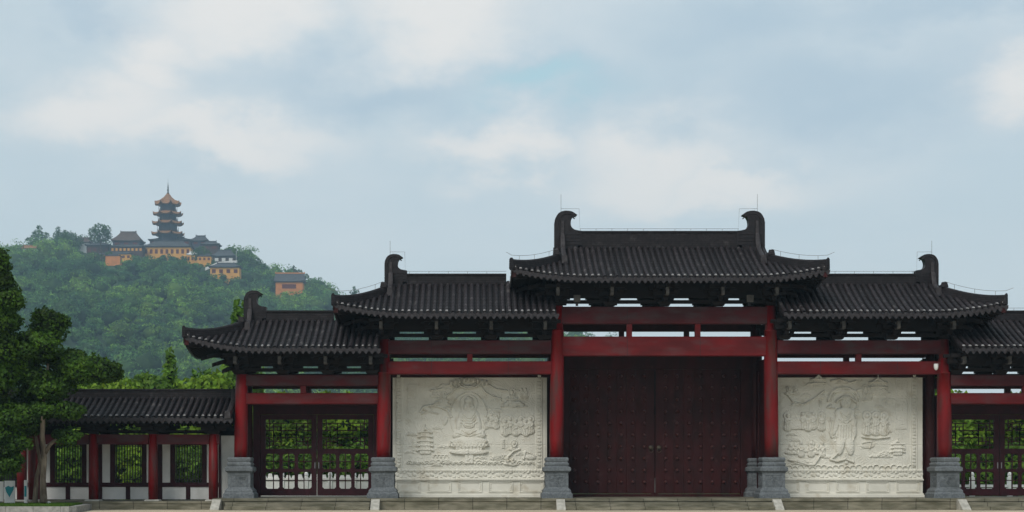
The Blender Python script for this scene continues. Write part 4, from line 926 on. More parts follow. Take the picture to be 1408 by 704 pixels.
def ico():
    global ICO
    if ICO is None:
        import bmesh
        b = bmesh.new(); bmesh.ops.create_icosphere(b, subdivisions=2, radius=1); ICO = (np.array([v.co[:] for v in b.verts]), np.array([[v.index for v in f.verts] for f in b.faces])); b.free()
    return ICO
def cores(lobes, k=.78):  # solid blobs inside the leaf lobes, dark through the gaps
    v, f = ico(); V = []; Fs = []
    for i, (cx, cy, cz, rx, ry, rz) in enumerate(lobes):
        d = 1 + .12*np.sin(v[:, :1]*5 + cx)*np.cos(v[:, 2:3]*6 + cz); V.append(v*d*k*np.array([rx, ry, rz]) + np.array([cx, cy, cz])); Fs.append(f + i*len(v))
    return np.concatenate(V), np.concatenate(Fs)

# foreground tree: layered clipped evergreen, two pale trunks
def lb(px, py, y, rx, rz, ry=None):
    k = (DIST + y)/F; return (PX(px, y), y, PZ(py, y), rx*k, (ry or (rx*.8))*k, rz*k)
def big_tree(name, label, base, lobes, trunks, seed, dens=2600, size=.075):
    root = thing(name, base, label, 'tree', 'evergreen trees in the planting bed'); g = np.random.default_rng(seed)
    V, Q, T = lobes_mesh(lobes, dens, size, g, .8, .4); cr = np_mesh('crown', V, Q, M['leaf_dark'], root, tint=T)
    V, Q = cores(lobes, .74); np_mesh('crown_core', V, Q, M['leaf_core'], cr, k=3)
    for pts, rs in trunks:
        b = MB(); b.tube(pts, rs, 12); b.build('trunk', M['bark'], root, smooth=True)
    return root
def sub(lobes, g, k=5):
    out = []
    for (cx, cy, cz, rx, ry, rz) in lobes:
        out.append((cx, cy, cz, rx*.78, ry*.78, rz*.78))
        for i in range(k):
            a = g.uniform(0, 2*pi); e = g.uniform(-.5, 1.2); d = np.array([cos(a)*cos(e), sin(a)*cos(e), sin(e)]); q = g.uniform(.36, .55)
            out.append((cx + d[0]*rx*.62, cy + d[1]*ry*.62, cz + d[2]*rz*.6, rx*q, ry*q, rz*q*.85))
    return out
g = np.random.default_rng(5); YT = -3.4
L1 = [lb(67, 452, YT, 34, 29), lb(48, 478, YT-.4, 44, 26), lb(26, 500, YT, 42, 34), lb(92, 500, YT+.5, 38, 24), lb(128, 508, YT, 44, 25), lb(150, 514, YT+.3, 26, 17), lb(62, 532, YT, 52, 26), lb(50, 560, YT+.6, 55, 24), lb(62, 566, YT-1.0, 22, 12), lb(98, 566, YT-.4, 25, 15), lb(92, 602, YT-.2, 21, 15), lb(30, 585, YT+.2, 42, 22)]
kk = (DIST+YT)/F
def tp(px, py, dy=0): return (PX(px, YT+dy), YT+dy, PZ(py, YT+dy))
T1 = [([tp(60, 691), tp(59, 660, .1), tp(61, 630, .05), tp(58, 600), tp(60, 560), tp(66, 500)], [.15, .115, .105, .10, .08, .05]),
      ([tp(48, 691, .3), tp(50, 660, .35), tp(55, 635, .3), tp(50, 605, .3), tp(40, 560, .4)], [.11, .08, .07, .065, .05]),
      ([tp(61, 625, .05), tp(68, 612, 0), tp(78, 603, -.1), tp(84, 590, -.1)], [.085, .075, .06, .03])]
big_tree('evergreen_tree', 'dark layered evergreen tree with pale twin trunks in front of the gallery', tp(56, 691), sub(L1, g), T1, 21)
YT2 = -4.6
L2 = [lb(0, 362, YT2, 16, 22), lb(4, 385, YT2, 18, 18), lb(6, 414, YT2, 26, 26), lb(-10, 440, YT2, 40, 30), lb(-25, 400, YT2, 30, 60), lb(-5, 480, YT2, 42, 32), lb(-20, 530, YT2, 50, 36), lb(10, 575, YT2, 40, 26), lb(2, 612, YT2, 42, 26), lb(12, 640, YT2-.3, 25, 17), lb(-40, 600, YT2, 60, 60)]
g = np.random.default_rng(6)
T2 = [([(PX(-30, YT2), YT2, .2), (PX(-28, YT2), YT2, 2.5), (PX(-18, YT2), YT2, 6)], [.22, .17, .06])]
big_tree('evergreen_tree', 'tall dark evergreen tree cut off by the left edge of the photo', (PX(-30, YT2), YT2, .2), sub(L2, g), T2, 22)

# small things near the planter
o = thing('notice_board', (PX(13, -2.2), -2.2, .2), 'small white notice panel with a teal leaf mark beside the planting bed', 'sign')
x0, x1 = PX(6.5, -2.2), PX(20.5, -2.2); b = MB(); b.box(x0, x1, -2.24, -2.18, .2, PZ(661, -2.2)); b.build('board', M['whitepaint'], o)
b = MB(); c = (x0+x1)/2; zc = PZ(675, -2.2); b.prism([(c, zc - .25), (c + .16, zc + .06), (c + .17, zc + .19), (c + .06, zc + .15), (c - .05, zc + .2), (c - .17, zc + .13), (c - .13, zc - .02)], -2.252, -2.241); b.build('leaf_mark', M['teal'], o)
o = thing('notice_board', (PX(-3, -2.0), -2.0, .2), 'grey information panel at the extreme left edge of the photo', 'sign')
b = MB(); b.box(PX(-14, -2), PX(5, -2), -2.04, -1.98, .35, PZ(662, -2)); b.build('board', M['plaster'], o); b = MB(); b.box(PX(-12, -2), PX(-9, -2), -2.03, -1.99, .2, .35); b.box(PX(1, -2), PX(3, -2), -2.03, -1.99, .2, .35); b.build('leg', M['steel'], o)
o = thing('marker_post', (PX(35.5, -3), -3, .2), 'slim white marker post with a dark foot in the grass left of the pale trunks', 'post')
b = MB(); b.box(PX(33.7, -3), PX(37.6, -3), -3.06, -2.96, .30, PZ(660, -3)); b.build('post', M['whitepaint'], o); b = MB(); b.box(PX(33, -3), PX(40, -3), -3.1, -2.93, .2, .31); b.build('foot', M['iron'], o)
b = MB(); b.box(PX(34.2, -3), PX(37.1, -3), -3.065, -3.061, PZ(683, -3), PZ(668, -3)); b.build('stripe', M['teal'], o)
o = thing('ground_spotlight', (PX(66, -2), -2, .2), 'small white ground spotlight beside the pale tree trunk', 'spotlight')
b = MB(); b.lathe((PX(66, -2), -2), [(.03, .2), (.05, .24), (.12, .27), (.11, .32), (.04, .35)], 12); b.build('lamp_head', M['whitepaint'], o, smooth=True); b = MB(); b.box(PX(66, -2) - .06, PX(66, -2) + .06, -1.97, -1.93, .2, .25); b.build('mount', M['iron'], o)

# ------------------------------------------------------------------ white balustrades behind the gate
def balustrade(label, x0, x1, y, sp, zb, zpanel, zpost, solid):
    root = thing('stone_balustrade', ((x0+x1)/2, y, 0), label, 'balustrade', 'white stone balustrades behind the gate'); n = max(1, round((x1-x0)/sp))
    for k in range(n+1):
        x = x0 + (x1-x0)*k/n; b = MB(); b.box(x-.1, x+.1, y-.1, y+.1, 0, zpost-.24); b.lathe((x, y), [(.11, zpost-.239), (.07, zpost-.2), (.105, zpost-.15), (.09, zpost-.05), (.03, zpost)], 10); b.build('post', M['white'], root)
    b = MB()
    for k in range(n):
        a = x0 + (x1-x0)*k/n + .1; c = x0 + (x1-x0)*(k+1)/n - .1
        b.box(a, c, y-.05, y+.05, zb, zpanel-.16 if not solid else zpanel-.05); b.box(a, c, y-.08, y+.08, zpanel-.12, zpanel)
        if not solid:
            pass
        else:
            m = (a+c)/2
            for q in (-.3, 0, .3): b.frust((m + q*(c-a), y), zpanel, zpanel + .12 + .1*random.random(), .12, .05, .07, .04)
        b.box(a, c, y-.07, y+.07, 0, .12)
    b.build('rail_panels', M['white'], root)
balustrade('white stone balustrade with carved tops seen through the left lattice gate', PX(355, 9), PX(520, 9), 9, 1.15, .35, 1.22, 1.5, True)
balustrade('low white stone balustrade with round-headed posts seen through the right lattice gate', PX(1285, 9), PX(1440, 9), 9, 1.85, .62, .92, 1.5, False)
balustrade('white stone balustrade glimpsed through the barred gallery windows', PX(150, 16), PX(290, 16), 16, 1.2, .35, 1.15, 1.42, False)

# ------------------------------------------------------------------ trees behind the gate
def crown_lobes(kind, g):
    L = []
    if kind == 'round':
        for i in range(16):
            a = g.uniform(0, 2*pi); t = g.uniform(0, 1); r = 1.9*math.sqrt(max(.05, 1 - (2*t-1)**2))*g.uniform(.55, 1); L.append((r*cos(a), r*sin(a), 2.2 + t*3.6, g.uniform(.75, 1.2), g.uniform(.75, 1.2), g.uniform(.55, .9)))
        L.append((0, 0, 4, 1.6, 1.6, 1.8))
    elif kind == 'shrub':
        for i in range(14): a = g.uniform(0, 2*pi); r = g.uniform(0, 1.7); L.append((r*cos(a), r*sin(a), g.uniform(.5, 2.2), g.uniform(.6, 1), g.uniform(.6, 1), g.uniform(.5, .8)))
    else:
        for i in range(22): t = i/21; a = i*2.4; r = .75*(1-t)**.8; L.append((r*cos(a)*.8, r*sin(a)*.8, .9 + t*6.4, .22 + .62*(1-t), .22 + .62*(1-t), .55))
    return L
def make_proto(kind, m, seed, dens=520, size=.16):
    g = np.random.default_rng(seed); L = crown_lobes(kind, g); V, Q, T = lobes_mesh(L, dens, size, g, .9, .15); me = np_mesh('crown', V, Q, M[m], None, tint=T)
    hgt = {'round': 3.2, 'shrub': 1.0, 'cone': 6.6}[kind]; b = MB(); b.tube([(0, 0, 0), (.05, .03, hgt*.5), (.0, .05, hgt)], [.17, .12, .05], 8)
    if kind == 'round':
        for a in range(5): b.tube([(.03, .03, 1.8 + a*.25), (cos(a*1.3)*1.2, sin(a*1.3)*1.2, 3.4 + a*.3)], [.07, .02], 6)
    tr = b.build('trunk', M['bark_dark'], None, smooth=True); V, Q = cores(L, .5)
    co = np_mesh('crown_core', V, Q, M['leaf_core'], None, k=3); return me, tr, co
PROTO = {}
def tree(name, kind, m, x, y, sc, label, group, seed=1, cat='tree', sz=1.):
    key = (kind, m, seed)
    if key not in PROTO: PROTO[key] = make_proto(kind, m, seed); src = PROTO[key]; first = True
    else: src = PROTO[key]; first = False
    r = thing(name, (x, y, .05), label, cat, group); r.rotation_euler.z = random.uniform(0, 6.28); r.scale = (sc, sc, sc*sz)
    objs = src if first else [o.copy() for o in src]
    for o in objs:
        if not first: COL.objects.link(o)
        o.parent = r; o.matrix_parent_inverse = Matrix.Identity(4)
    objs[2].parent = objs[0]
    return r
NEAR = 'trees and shrubs behind the gate and gallery'
def zt_scale(py, y, h): return (PZ(py, y) - .05)/h
tl = [ # px, y, top py, kind, material, label
 (105, 22, 498, 'round', 'leaf_mid', 'green tree behind the gallery roof, mostly hidden by the dark evergreen'),
 (192, 26, 514, 'round', 'leaf_mid', 'dark green tree top left of the slender conifer above the gallery roof'),
 (163, 20, 520, 'round', 'leaf_bright', 'light green tree touching the tip of the evergreen branch over the gallery roof'),
 (214, 30, 521, 'round', 'leaf_bright', 'light green tree top just left of the slender conifer'),
 (262, 24, 527, 'round', 'leaf_mid', 'low green tree top just right of the slender conifer'),
 (297, 20, 516, 'round', 'leaf_bright', 'yellow-green tree top above the right end of the gallery roof'),
 (322, 26, 500, 'round', 'leaf_mid', 'olive green tree beside the leftmost red column'),
 (385, 18, 540, 'round', 'leaf_bright', 'bright yellow-green tree behind the left leaf of the left lattice gate'),
 (440, 22, 538, 'round', 'leaf_bright', 'bright green tree behind the meeting posts of the left lattice gate'),
 (490, 19, 541, 'round', 'leaf_bright', 'bright yellow-green tree behind the right leaf of the left lattice gate'),
 (1320, 19, 536, 'round', 'leaf_bright', 'bright yellow-green tree behind the right lattice gate, next to its column'),
 (1375, 23, 541, 'round', 'leaf_mid', 'mid green tree behind the meeting posts of the right lattice gate'),
 (1425, 18, 530, 'round', 'leaf_bright', 'bright green tree behind the right edge of the photo'),
 (1250, 34, 500, 'round', 'leaf_mid', 'tree whose top shows in the slot above the right carved wall')]
for i, (px, y, py, kd, m, lab) in enumerate(tl):
    tree('broadleaf_tree', kd, m, PX(px, y), y, zt_scale(py, y, 6.3), lab, NEAR, seed=1 + i % 2)
for i, (px, y, py, m) in enumerate(((100, 7.5, 622, 'leaf_mid'), (185, 8, 612, 'leaf_bright'), (262, 8, 618, 'leaf_mid'), (140, 9, 610, 'leaf_mid'), (225, 9.5, 608, 'leaf_mid'), (20, 8, 600, 'leaf_mid'), (60, 9, 610, 'leaf_mid'),
        (375, 12, 618, 'leaf_mid'), (415, 13, 612, 'leaf_mid'), (455, 12, 620, 'leaf_mid'), (500, 13, 612, 'leaf_mid'), (1310, 12, 615, 'leaf_mid'), (1350, 13, 622, 'leaf_mid'), (1395, 12, 612, 'leaf_mid'))):
    w_ = 'in the left lattice gate' if 300 < px < 600 else 'in the right lattice gate' if px > 600 else 'in the gallery windows'
    nth = {100: 'left of the third post', 185: 'middle window', 262: 'rightmost window', 140: 'far behind the third post', 225: 'far behind the second post', 20: 'behind the leftmost red posts', 60: 'behind the pale trunks', 375: 'leftmost', 415: 'second from left', 455: 'third from left', 500: 'rightmost', 1310: 'nearest the column', 1350: 'middle one', 1395: 'at the edge of the photo'}[px]
    tree('shrub', 'shrub', m, PX(px, y), y, zt_scale(py, y, 2.9)*1.05, 'leafy shrub seen %s, %s' % (w_, nth), NEAR, seed=3, cat='shrub')
tree('slender_conifer', 'cone', 'leaf_mid', PX(234, 20), 20, zt_scale(484, 20, 7.6), 'slender pointed conifer rising above the gallery roof', 'conifers behind the gate', seed=4)
tree('slender_conifer', 'cone', 'leaf_mid', PX(329, 30), 30, zt_scale(420, 30, 7.6), 'conifer tip showing beside the left horned ridge ornament of the lowest roof', 'conifers behind the gate', seed=4)

# ------------------------------------------------------------------ wooded hill
YC = 1120.; KC = (DIST + YC)/F
ridge_px = [-700, -400, -150, 0, 40, 75, 100, 125, 160, 250, 300, 330, 350, 380, 410, 440, 465, 490, 540, 620, 700, 800, 900, 1000, 1200]
ridge_py = [470, 420, 372, 354, 353, 342, 338, 345, 350, 350, 352, 356, 368, 382, 396, 402, 412, 428, 450, 460, 462, 474, 500, 560, 655]
def zc(X): return EYE + (VY - np.interp(X/KC + VX, ridge_px, ridge_py))*KC
def terr(X, Y):
    t = np.clip((Y - 470)/(YC - 470), 0, 1); s_ = .86*t + .14*np.sin(t*pi/2); base = zc(X)*s_
    base = base + s_*(1 - t)*14*np.sin(X*.021 + Y*.008) + (1-t)*s_*9*np.sin(X*.05 - Y*.02 + 1.3)
    back = np.clip((Y - YC - 25)/220., 0, 1); return base*(1 - .6*back) - .3
xs = np.linspace(-760, 330, 150); ys = np.concatenate([np.linspace(440, YC + 60, 80), np.linspace(YC + 80, 1400, 8)]); XX, YY = np.meshgrid(xs, ys); ZZ = terr(XX, YY)
i = np.arange(XX.size).reshape(XX.shape); structure(np_mesh('hill', np.stack([XX, YY, ZZ], -1), np.stack([i[:-1,:-1], i[:-1,1:], i[1:,1:], i[1:,:-1]], -1), M['hill'], smooth=True))

# buildings: px0, px1, ...; used as clearings for the wood
CLEAR = []
def clear(p0, p1, Y, pybase): CLEAR.append((p0, p1, Y, pybase))
def hill_wood():
    g = np.random.default_rng(9); sp = 8.6; P = []
    for y in np.arange(480, YC + 30, sp):
        half0, half1 = PX(-90, y), PX(905, y); n = int((half1 - half0)/sp); x = half0 + (np.arange(n) + g.uniform(-.45, .45, n))*sp; yy = y + g.uniform(-.45, .45, n)*sp; P.append(np.stack([x, yy], -1))
    P = np.concatenate(P); z = terr(P[:, 0], P[:, 1]); r = np.clip(g.lognormal(1.55, .38, len(P)), 2.6, 10.5)
    px = P[:, 0]*F/(DIST + P[:, 1]) + VX; top = VY - (z + r*1.5 - EYE)*F/(DIST + P[:, 1]); keep = np.ones(len(P), bool)
    for p0, p1, Y, pb in CLEAR: keep &= ~((px + r*1.1 > p0) & (px - r*1.1 < p1) & (P[:, 1] < Y + 14) & (P[:, 1] > Y - 140) & (top < pb - 3.5 - 2.5*np.sin(px*.35) ))
    P, z, r = P[keep], z[keep], r[keep]; n = len(P); iv, if_ = ico(); Vs, Fs, Ts = [], [], []; off = 0
    # clustered species colour
    for k in range(n):
        x, y = P[k]; rr = r[k]; hz_ = rr*g.uniform(.75, 1.05); c = np.array([x, y, z[k] + hz_*.7])
        sp_ = math.sin(x*.031 + 1.7*math.sin(y*.017)) + .7*math.sin(y*.043 + x*.013) + g.normal(0, .8)
        base = np.array([1.9, 1.65, 1.0]) if sp_ > 1.0 else np.array([.5, .68, .9]) if sp_ < -.7 else np.array([.95, 1.02, .9]); tv = base*g.uniform(.7, 1.3)
        m_ = 9
        ctr = []
        for q in range(m_):
            a = g.uniform(0, 2*pi); e = g.uniform(-.1, 1.3); d = np.array([cos(a)*cos(e), sin(a)*cos(e), sin(e)]); ctr.append((c + d*np.array([rr, rr, hz_])*g.uniform(.45, .85), rr*g.uniform(.24, .46)))
        V0 = iv*(1 + .25*np.sin(iv[:, :1]*6 + x)*np.cos(iv[:, 1:2]*5 + y))*np.array([rr, rr, hz_])*.56 + c
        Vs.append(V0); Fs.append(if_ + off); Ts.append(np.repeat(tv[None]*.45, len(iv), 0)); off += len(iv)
        nq = int(60 + 14*rr); cc = np.array([q[0] for q in ctr]); cr = np.array([q[1] for q in ctr]); idx = g.integers(0, m_, nq); p = g.normal(0, 1, (nq, 3)); p[:, 2] = np.abs(p[:, 2])*.8 + .05*p[:, 2]; p /= np.linalg.norm(p, axis=1, keepdims=True)
        C = cc[idx] + p*cr[idx][:, None]*np.array([1.1, 1.1, .85]); dd = p + g.normal(0, .45, (nq, 3)); dd /= np.linalg.norm(dd, axis=1, keepdims=True); a_ = np.cross(dd, g.normal(0, 1, (nq, 3))); a_ /= np.linalg.norm(a_, axis=1, keepdims=True); b_ = np.cross(dd, a_); s_ = .80*g.uniform(.5, 1.4, (nq, 1))
        a_ = a_*s_; b_ = b_*s_*.8; V = np.stack([C - a_, C + b_, C + a_], 1).reshape(-1, 3); Vs.append(V); Fs.append(np.arange(3*nq).reshape(-1, 3) + off); off += 3*nq
        t_ = tv[None]*np.clip(1 + g.normal(0, .25, (nq, 1)) + np.linspace(-.25, .25, m_)[idx][:, None], .4, 1.8); Ts.append(np.repeat(t_, 3, 0))  # clump tints spread apart, putting light-dark contrast into the leaf colour
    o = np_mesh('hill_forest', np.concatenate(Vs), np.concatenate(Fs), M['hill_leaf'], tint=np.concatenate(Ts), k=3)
    tag(o, 'dense mixed green forest covering the hillside below the temple', 'forest', kind='stuff')

# ---- temple buildings on the hill
def hall(name, label, cat, p0, p1, pbase, peave, pridge, Y, depth, wall, roofm, nwin=0, win=(0.35, .75), over=1.4, ridgem=None, hipped=.25, up=.6, wm='window_far', group='temple buildings on the hilltop'):
    x0, x1 = PX(p0, Y), PX(p1, Y); zb, ze, zr = PZ(pbase, Y), PZ(peave, Y), PZ(pridge, Y); zg = min(zb, float(terr(np.array((x0+x1)/2), np.array(Y)))) - 4
    root = thing(name, ((x0+x1)/2, Y + depth/2, zb), label, cat, group); b = MB(); b.box(x0, x1, Y, Y + depth, zg, ze + .1); b.build('wall', M[wall], root)
    b = MB(); n = 14; m = 6; ex0, ex1, yf, yb = x0 - over, x1 + over, Y - over, Y + depth + over; run = (yb - yf)/2; W = ex1 - ex0; hp = min(W*hipped, run)
    for sd in (-1, 1):
        vs = []; fs = []
        for i_ in range(n+1):
            for j in range(m+1):
                t = j/m; tt = .55*t + .45*t*t; xa, xb = ex0 + hp*t, ex1 - hp*t; u = i_/n; x = xa + (xb-xa)*u; lift = up*(abs(2*u-1)**4)*(1-t)
                y = yf + run*t if sd < 0 else yb - run*t; vs.append((x, y, ze + (zr-ze)*tt + lift))
        for i_ in range(n):
            for j in range(m): a = i_*(m+1)+j; fs.append((a, a+m+1, a+m+2, a+1))
        b.add(vs, fs)
    for sd in (-1, 1):
        vs = []; fs = []
        for i_ in range(n+1):
            for j in range(m+1):
                t = j/m; tt = .55*t + .45*t*t; u = i_/n; ya, yb_ = yf + run*t, yb - run*t; y = ya + (yb_-ya)*u; x = (ex0 + hp*t) if sd < 0 else (ex1 - hp*t); lift = up*(abs(2*u-1)**4)*(1-t); vs.append((x, y, ze + (zr-ze)*tt + lift))
        for i_ in range(n):
            for j in range(m): a = i_*(m+1)+j; fs.append((a, a+1, a+m+2, a+m+1))
        b.add(vs, fs)
    b.box(ex0 + .4, ex1 - .4, yf + .4, yb - .4, ze - .35, ze + .02)
    ro = b.build('roof', M[roofm], root)
    b = MB(); b.box(ex0 + hp - .3, ex1 - hp + .3, (yf+yb)/2 - .35, (yf+yb)/2 + .35, zr - .2, zr + .55)
    for sx, xx in ((-1, ex0 + hp), (1, ex1 - hp)): b.frust((xx, (yf+yb)/2), zr + .2, zr + 1.2, .4, .3, .15, .2)
    b.build('ridge', M[ridgem or roofm], ro)
    H = ze - zb
    for k in range(nwin):
        xx = x0 + (x1-x0)*(k+.5)/nwin; ww = (x1-x0)/nwin*.26; b = MB(); b.box(xx - ww, xx + ww, Y - .12, Y - .005, zb + H*win[0], zb + H*win[1]); b.build('window', M[wm], root)
    if pbase < 900: clear(p0, p1, Y, pbase)
    return root
hall('hillside_house', 'small house with a pinkish gable roof at the left end of the ridge', 'house', 32, 50, 344, 341.5, 337, 1085, 8, 'white_far', 'roof_orange', 0, hipped=.02)
hall('temple_hall', 'low brown hall hidden by trees left of the round-crowned skyline tree', 'building', 108, 122, 339, 333, 326, 1100, 9, 'white_far', 'roof_brown', 0, hipped=.05)
hall('temple_hall', 'long low temple wing with small pale windows below the lone skyline tree', 'building', 119, 150, 352, 337, 333.5, 1070, 9, 'wood_far', 'roof_far', 4)
hall('temple_hall', 'brown temple hall with a steep sweeping roof left of the pagoda', 'building', 155, 192, 340, 331, 317, 1086, 15, 'pag_body', 'roof_brown', 3, up=.9)
hall('temple_hall', 'maroon timber temple range with pale windows below the brown hall left of the pagoda', 'building', 152, 196, 348, 339, 336, 1066, 8, 'wood_far', 'roof_far', 8, over=1.0, wm='ochre')
hall('temple_hall', 'narrow lower ochre storey with a thin grey roof under the maroon range', 'building', 146, 180, 358, 349, 346.5, 1058, 6, 'ochre', 'roof_far', 5, over=.8)
hall('temple_terrace', 'orange retaining block on the slope below the temple range', 'building', 145, 165, 367, 351.5, 349.5, 1036, 7, 'orange', 'roof_far', 0, over=.5)
hall('temple_hall', 'long ochre temple building with maroon windows directly below the pagoda', 'building', 197, 262, 354, 339, 330, 1075, 14, 'ochre', 'roof_far', 9, over=1.5)
hall('temple_hall', 'wide grey-roofed hall at the foot of the pagoda', 'building', 206, 262, 338, 330, 325, 1092, 12, 'pag_body', 'roof_far', 5)
hall('temple_house', 'small pale yellow house right of the long ochre building', 'house', 257, 272, 362, 350, 346, 1058, 7, 'ochre', 'white_far', 3, over=.6)
hall('temple_hall', 'grey-roofed hall with an upswept ridge right of the pagoda', 'building', 264, 284, 338, 331, 323, 1090, 12, 'pag_body', 'roof_far', 2, up=1.0)
hall('temple_hall', 'second grey hall stepping down the ridge right of the pagoda', 'building', 278, 300, 345, 336, 331, 1084, 10, 'wood_far', 'roof_far', 2)
hall('temple_hall', 'dark grey hall with pale windows above the yellow house on the ridge', 'building', 293, 322, 363, 352, 343, 1070, 11, 'wood_far', 'roof_far', 3, wm='white_far')
hall('temple_house', 'yellow house with dark eaves and brown windows right of the pagoda group', 'house', 289, 329, 380, 367, 361, 1008, 9, 'ochre', 'roof_far', 4)
hall('orange_hall', 'orange hall with an orange ridge standing apart at the right of the hill', 'building', 379, 416, 402, 387, 374.5, 1022, 11, 'orange', 'roof_far', 1, ridgem='orange', hipped=.03)
hall('temple_house', 'small orange wall with a grey roof between the lone skyline tree and the maroon range', 'house', 131, 147, 360, 350, 347, 1050, 6, 'orange', 'roof_far', 2, over=.7)
hall('temple_house', 'ochre lean-to half hidden by trees just below the two stepped grey halls', 'house', 272, 290, 361, 352, 348.5, 1046, 6, 'ochre', 'roof_far', 3, over=.7)
# pagoda
Yp = 1096; Xp = PX(231, Yp); kp = (DIST + Yp)/F
pg = thing('pagoda', (Xp, Yp, PZ(335, Yp)), 'tall octagonal pagoda with upturned orange-brown eaves and a spire on the hilltop', 'pagoda')
def octa(z0, z1, r0, r1, b): b.lathe((Xp, Yp), [(r0, z0), (r1, z1)], 8, rot=pi/8)
lv = [(323, 318, 23, 333), (308.5, 303.5, 22, 318.5), (295.5, 291, 21, 304.5)]
def eave(pe, hw, pin, r_in, tip=1.3):
    b = MB(); n = 64; vs = []; rows = ((1.0, 0), (.86, .18), (.7, .42), (.5, .75), (.36, 1.)); r0 = hw*kp; ri = r_in*kp; z0 = PZ(pe, Yp); z1 = PZ(pin, Yp)
    for (q, t) in rows:
        for k in range(n):
            a = 2*pi*k/n + pi/8; c = abs(((k % 8) - 0)/8.0); cc = min(c, 1-c)*2; poly = cos(pi/8)/cos((((2*pi*k/n) % (pi/4)) - pi/8)); fr = (1-t); r = ri + (r0-ri)*fr; r *= poly + (1-poly)*fr*.0
            vs.append((Xp + r*cos(a), Yp + r*sin(a), z0 + (z1-z0)*(.5*t+.5*t*t) + 1.5*tip*(1-cc)**4*fr**2))
    for k in range(n): vs.append((vs[k][0]*1, vs[k][1], vs[k][2] - .35))
    for k in range(n): a = 2*pi*k/n + pi/8; vs.append((Xp + ri*.9*cos(a), Yp + ri*.9*sin(a), z0 - .2))
    m = len(rows); fs = []
    for j in range(m-1):
        for k in range(n): k2 = (k+1) % n; fs.append((j*n+k, j*n+k2, (j+1)*n+k2, (j+1)*n+k))
    for k in range(n): k2 = (k+1) % n; fs.append((k, m*n+k, m*n+k2, k2)); fs.append((m*n+k, (m+1)*n+k, (m+1)*n+k2, m*n+k2))
    b.add(vs, fs); return b
for pe, pin, hw_, pb in lv:
    eave(pe, hw_, pin, 12, 1.5).build('eave_roof', M['roof_orange'], pg)
for (ptop, pbot, rr) in ((280, 291, 11.0), (294, 304, 12.0), (307, 318.5, 12.8), (321.5, 338, 13.4)):
    b = MB(); octa(PZ(pbot, Yp), PZ(ptop, Yp), rr*kp*.99, rr*kp*.97, b); st = b.build('storey', M['pag_body'], pg)
    if pbot < 330:
        b = MB(); z = PZ(pbot, Yp)
        for k in range(8):
            a0, a1 = pi/8 + k*pi/4, pi/8 + (k+1)*pi/4; r_ = rr*kp*1.13; b.tube([(Xp + r_*cos(a0), Yp + r_*sin(a0), z + 1.5), (Xp + r_*cos(a1), Yp + r_*sin(a1), z + 1.5)], .12, 4); b.tube([(Xp + r_*cos(a0), Yp + r_*sin(a0), z + .8), (Xp + r_*cos(a1), Yp + r_*sin(a1), z + .8)], .1, 4); b.tube([(Xp + r_*cos(a0), Yp + r_*sin(a0), z), (Xp + r_*cos(a0), Yp + r_*sin(a0), z + 3.6)], .16, 5)
        b.lathe((Xp, Yp), [(rr*kp*1.16, z - .1), (rr*kp*1.16, z + .3)], 8, rot=pi/8); b.build('balcony', M['wood_far'], st)
b = eave(282, 18.5, 266, 1.6, 1.8); b.build('top_roof', M['roof_orange'], pg)
b = MB(); z0 = PZ(267, Yp); b.lathe((Xp, Yp), [(1.1, z0), (.9, z0+1), (.5, z0+1.3), (.42, z0+2), (.8, z0+2.5), (.42, z0+3), (.7, z0+3.6), (.36, z0+4.2), (.6, z0+4.8), (.3, z0+5.4), (.45, z0+6.2), (.2, z0+7), (.25, z0+8), (.08, z0+8.6), (.05, PZ(246, Yp))], 10); b.build('spire', M['iron'], pg)
# flat plinth joining the pagoda
clear(215, 250, Yp, 335)
# white gallery stair and mast
o = thing('stair_gallery', (PX(296, 1019), 1019, PZ(375, 1019)), 'white sloping stair wall above the yellow house on the hill', 'stair wall')
b = MB(); Y_ = 1019; b.prism([(PX(282, Y_), PZ(372, Y_)), (PX(282, Y_), PZ(368, Y_)), (PX(300, Y_), PZ(360, Y_)), (PX(326, Y_), PZ(358, Y_)), (PX(326, Y_), PZ(361, Y_)), (PX(302, Y_), PZ(363.5, Y_))], Y_, Y_ + 1.5); b.build('stair_wall', M['white_far'], o)
b = MB(); b.tube([(PX(325, Y_), Y_ - .5, PZ(362, Y_)), (PX(325, Y_), Y_ - .5, PZ(345, Y_))], .12, 5); b.build('mast', M['white_far'], o)

# single trees on the skyline
def sky_tree(label, px, pbase, lobes_px, Y=1112, seed=0, name='hilltop_tree'):
    g = np.random.default_rng(40 + seed); L = [lb(a, c, Y + g.uniform(-2, 2), rx, rz) for a, c, rx, rz in lobes_px]; r = thing(name, (PX(px, Y), Y, PZ(pbase, Y)), label, 'tree', 'single trees on the skyline of the hill')
    V, Q, T = lobes_mesh(L, 26, .62, g, .8, .1); np_mesh('crown', V, Q, M['hill_leaf'], r, tint=T*.7)
    b = MB(); b.tube([(PX(px, Y), Y, PZ(pbase + 6, Y)), (PX(px, Y), Y, PZ(pbase - 12, Y))], [.5, .25], 6)
    for a, c, rx, rz in lobes_px[:6]: b.tube([(PX(px, Y), Y, PZ(pbase - 6, Y)), (PX(a, Y), Y, PZ(c, Y))], [.25, .1], 4)
    b.build('trunk', M['bark_dark'], r)
sky_tree('spreading dark pine with layered branches left of the hilltop mound', 52, 343, [(54, 313, 4, 3), (52, 321, 8, 5), (56, 327, 9, 5), (40, 329, 6, 2.5), (64, 323, 4, 4), (50, 333, 7, 3), (45, 325, 4, 2)], seed=1)
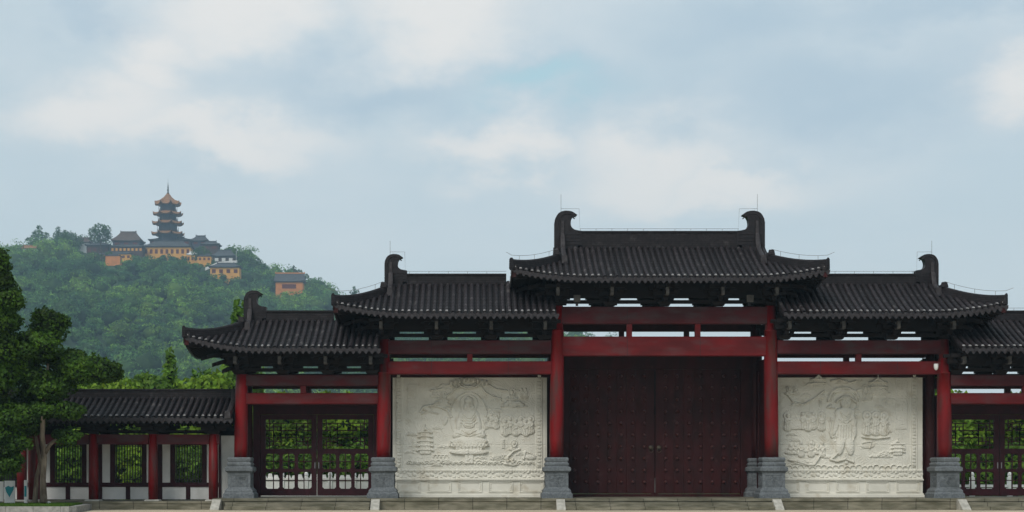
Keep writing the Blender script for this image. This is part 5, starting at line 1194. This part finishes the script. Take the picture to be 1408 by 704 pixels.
sky_tree('thin upright tree rising from the wooded mound at left', 80, 334, [(80, 316, 3, 5), (77, 323, 4, 5), (83, 322, 4, 5), (89, 320, 2.5, 4), (80, 329, 7, 4)], seed=2)
sky_tree('dense dark tree making the round mound left of the temple', 97, 345, [(95, 328, 12, 9), (86, 333, 11, 8), (106, 332, 9, 8), (98, 338, 14, 8), (72, 338, 9, 7)], seed=3, Y=1098)
sky_tree('large round-crowned tree alone against the sky left of the brown hall', 138, 340, [(137, 316, 10, 9), (128, 320, 7, 7), (146, 317, 7, 7), (142, 327, 9, 6), (131, 328, 8, 6), (149, 324, 5, 5)], seed=4, Y=1062)
sky_tree('low bushy tree among the temple roofs right of the pagoda', 277, 358, [(277, 347, 9, 9), (270, 350, 6, 8), (284, 352, 7, 8)], Y=1050, seed=5)
sky_tree('rounded tree on the ridge right of the yellow house', 345, 368, [(340, 356, 10, 8), (350, 362, 11, 9), (358, 368, 9, 8), (333, 352, 6, 5)], Y=1092, seed=6)
sky_tree('small upright tree behind the orange hall ridge', 404, 378, [(404, 369, 2, 4), (412, 374, 4, 4), (420, 380, 5, 4)], Y=1080, seed=7)
sky_tree('dark tree between the long ochre building and the lone tree', 140, 352, [(128, 352, 9, 6), (139, 356, 8, 6), (150, 352, 6, 7)], Y=1046, seed=8)
sky_tree('small spiky tree at the far right foot of the hill crest above the roof', 487, 412, [(487, 397, 2.5, 4), (484, 402, 4, 2), (490, 401, 4, 2), (487, 406, 4, 4)], seed=9)
hill_wood()

# ------------------------------------------------------------------ humid air
b = MB(); b.box(-1250, 1250, -110, 1430, -1, 235); hz = b.build('haze', None)
m = bpy.data.materials.new('haze'); m.use_nodes = True; t = m.node_tree; t.nodes.clear(); o = N('ShaderNodeOutputMaterial', t); v = N('ShaderNodeVolumePrincipled', t)
v.inputs['Color'].default_value = (.54, .78, .94, 1); v.inputs['Density'].default_value = .00027; v.inputs['Anisotropy'].default_value = .1; t.links.new(v.outputs[0], o.inputs['Volume']); hz.data.materials.append(m); hz['kind'] = 'stuff'; hz['label'] = 'thin blue humid haze over the plaza and hill'; hz['category'] = 'haze'
print('objects', len(bpy.data.objects))
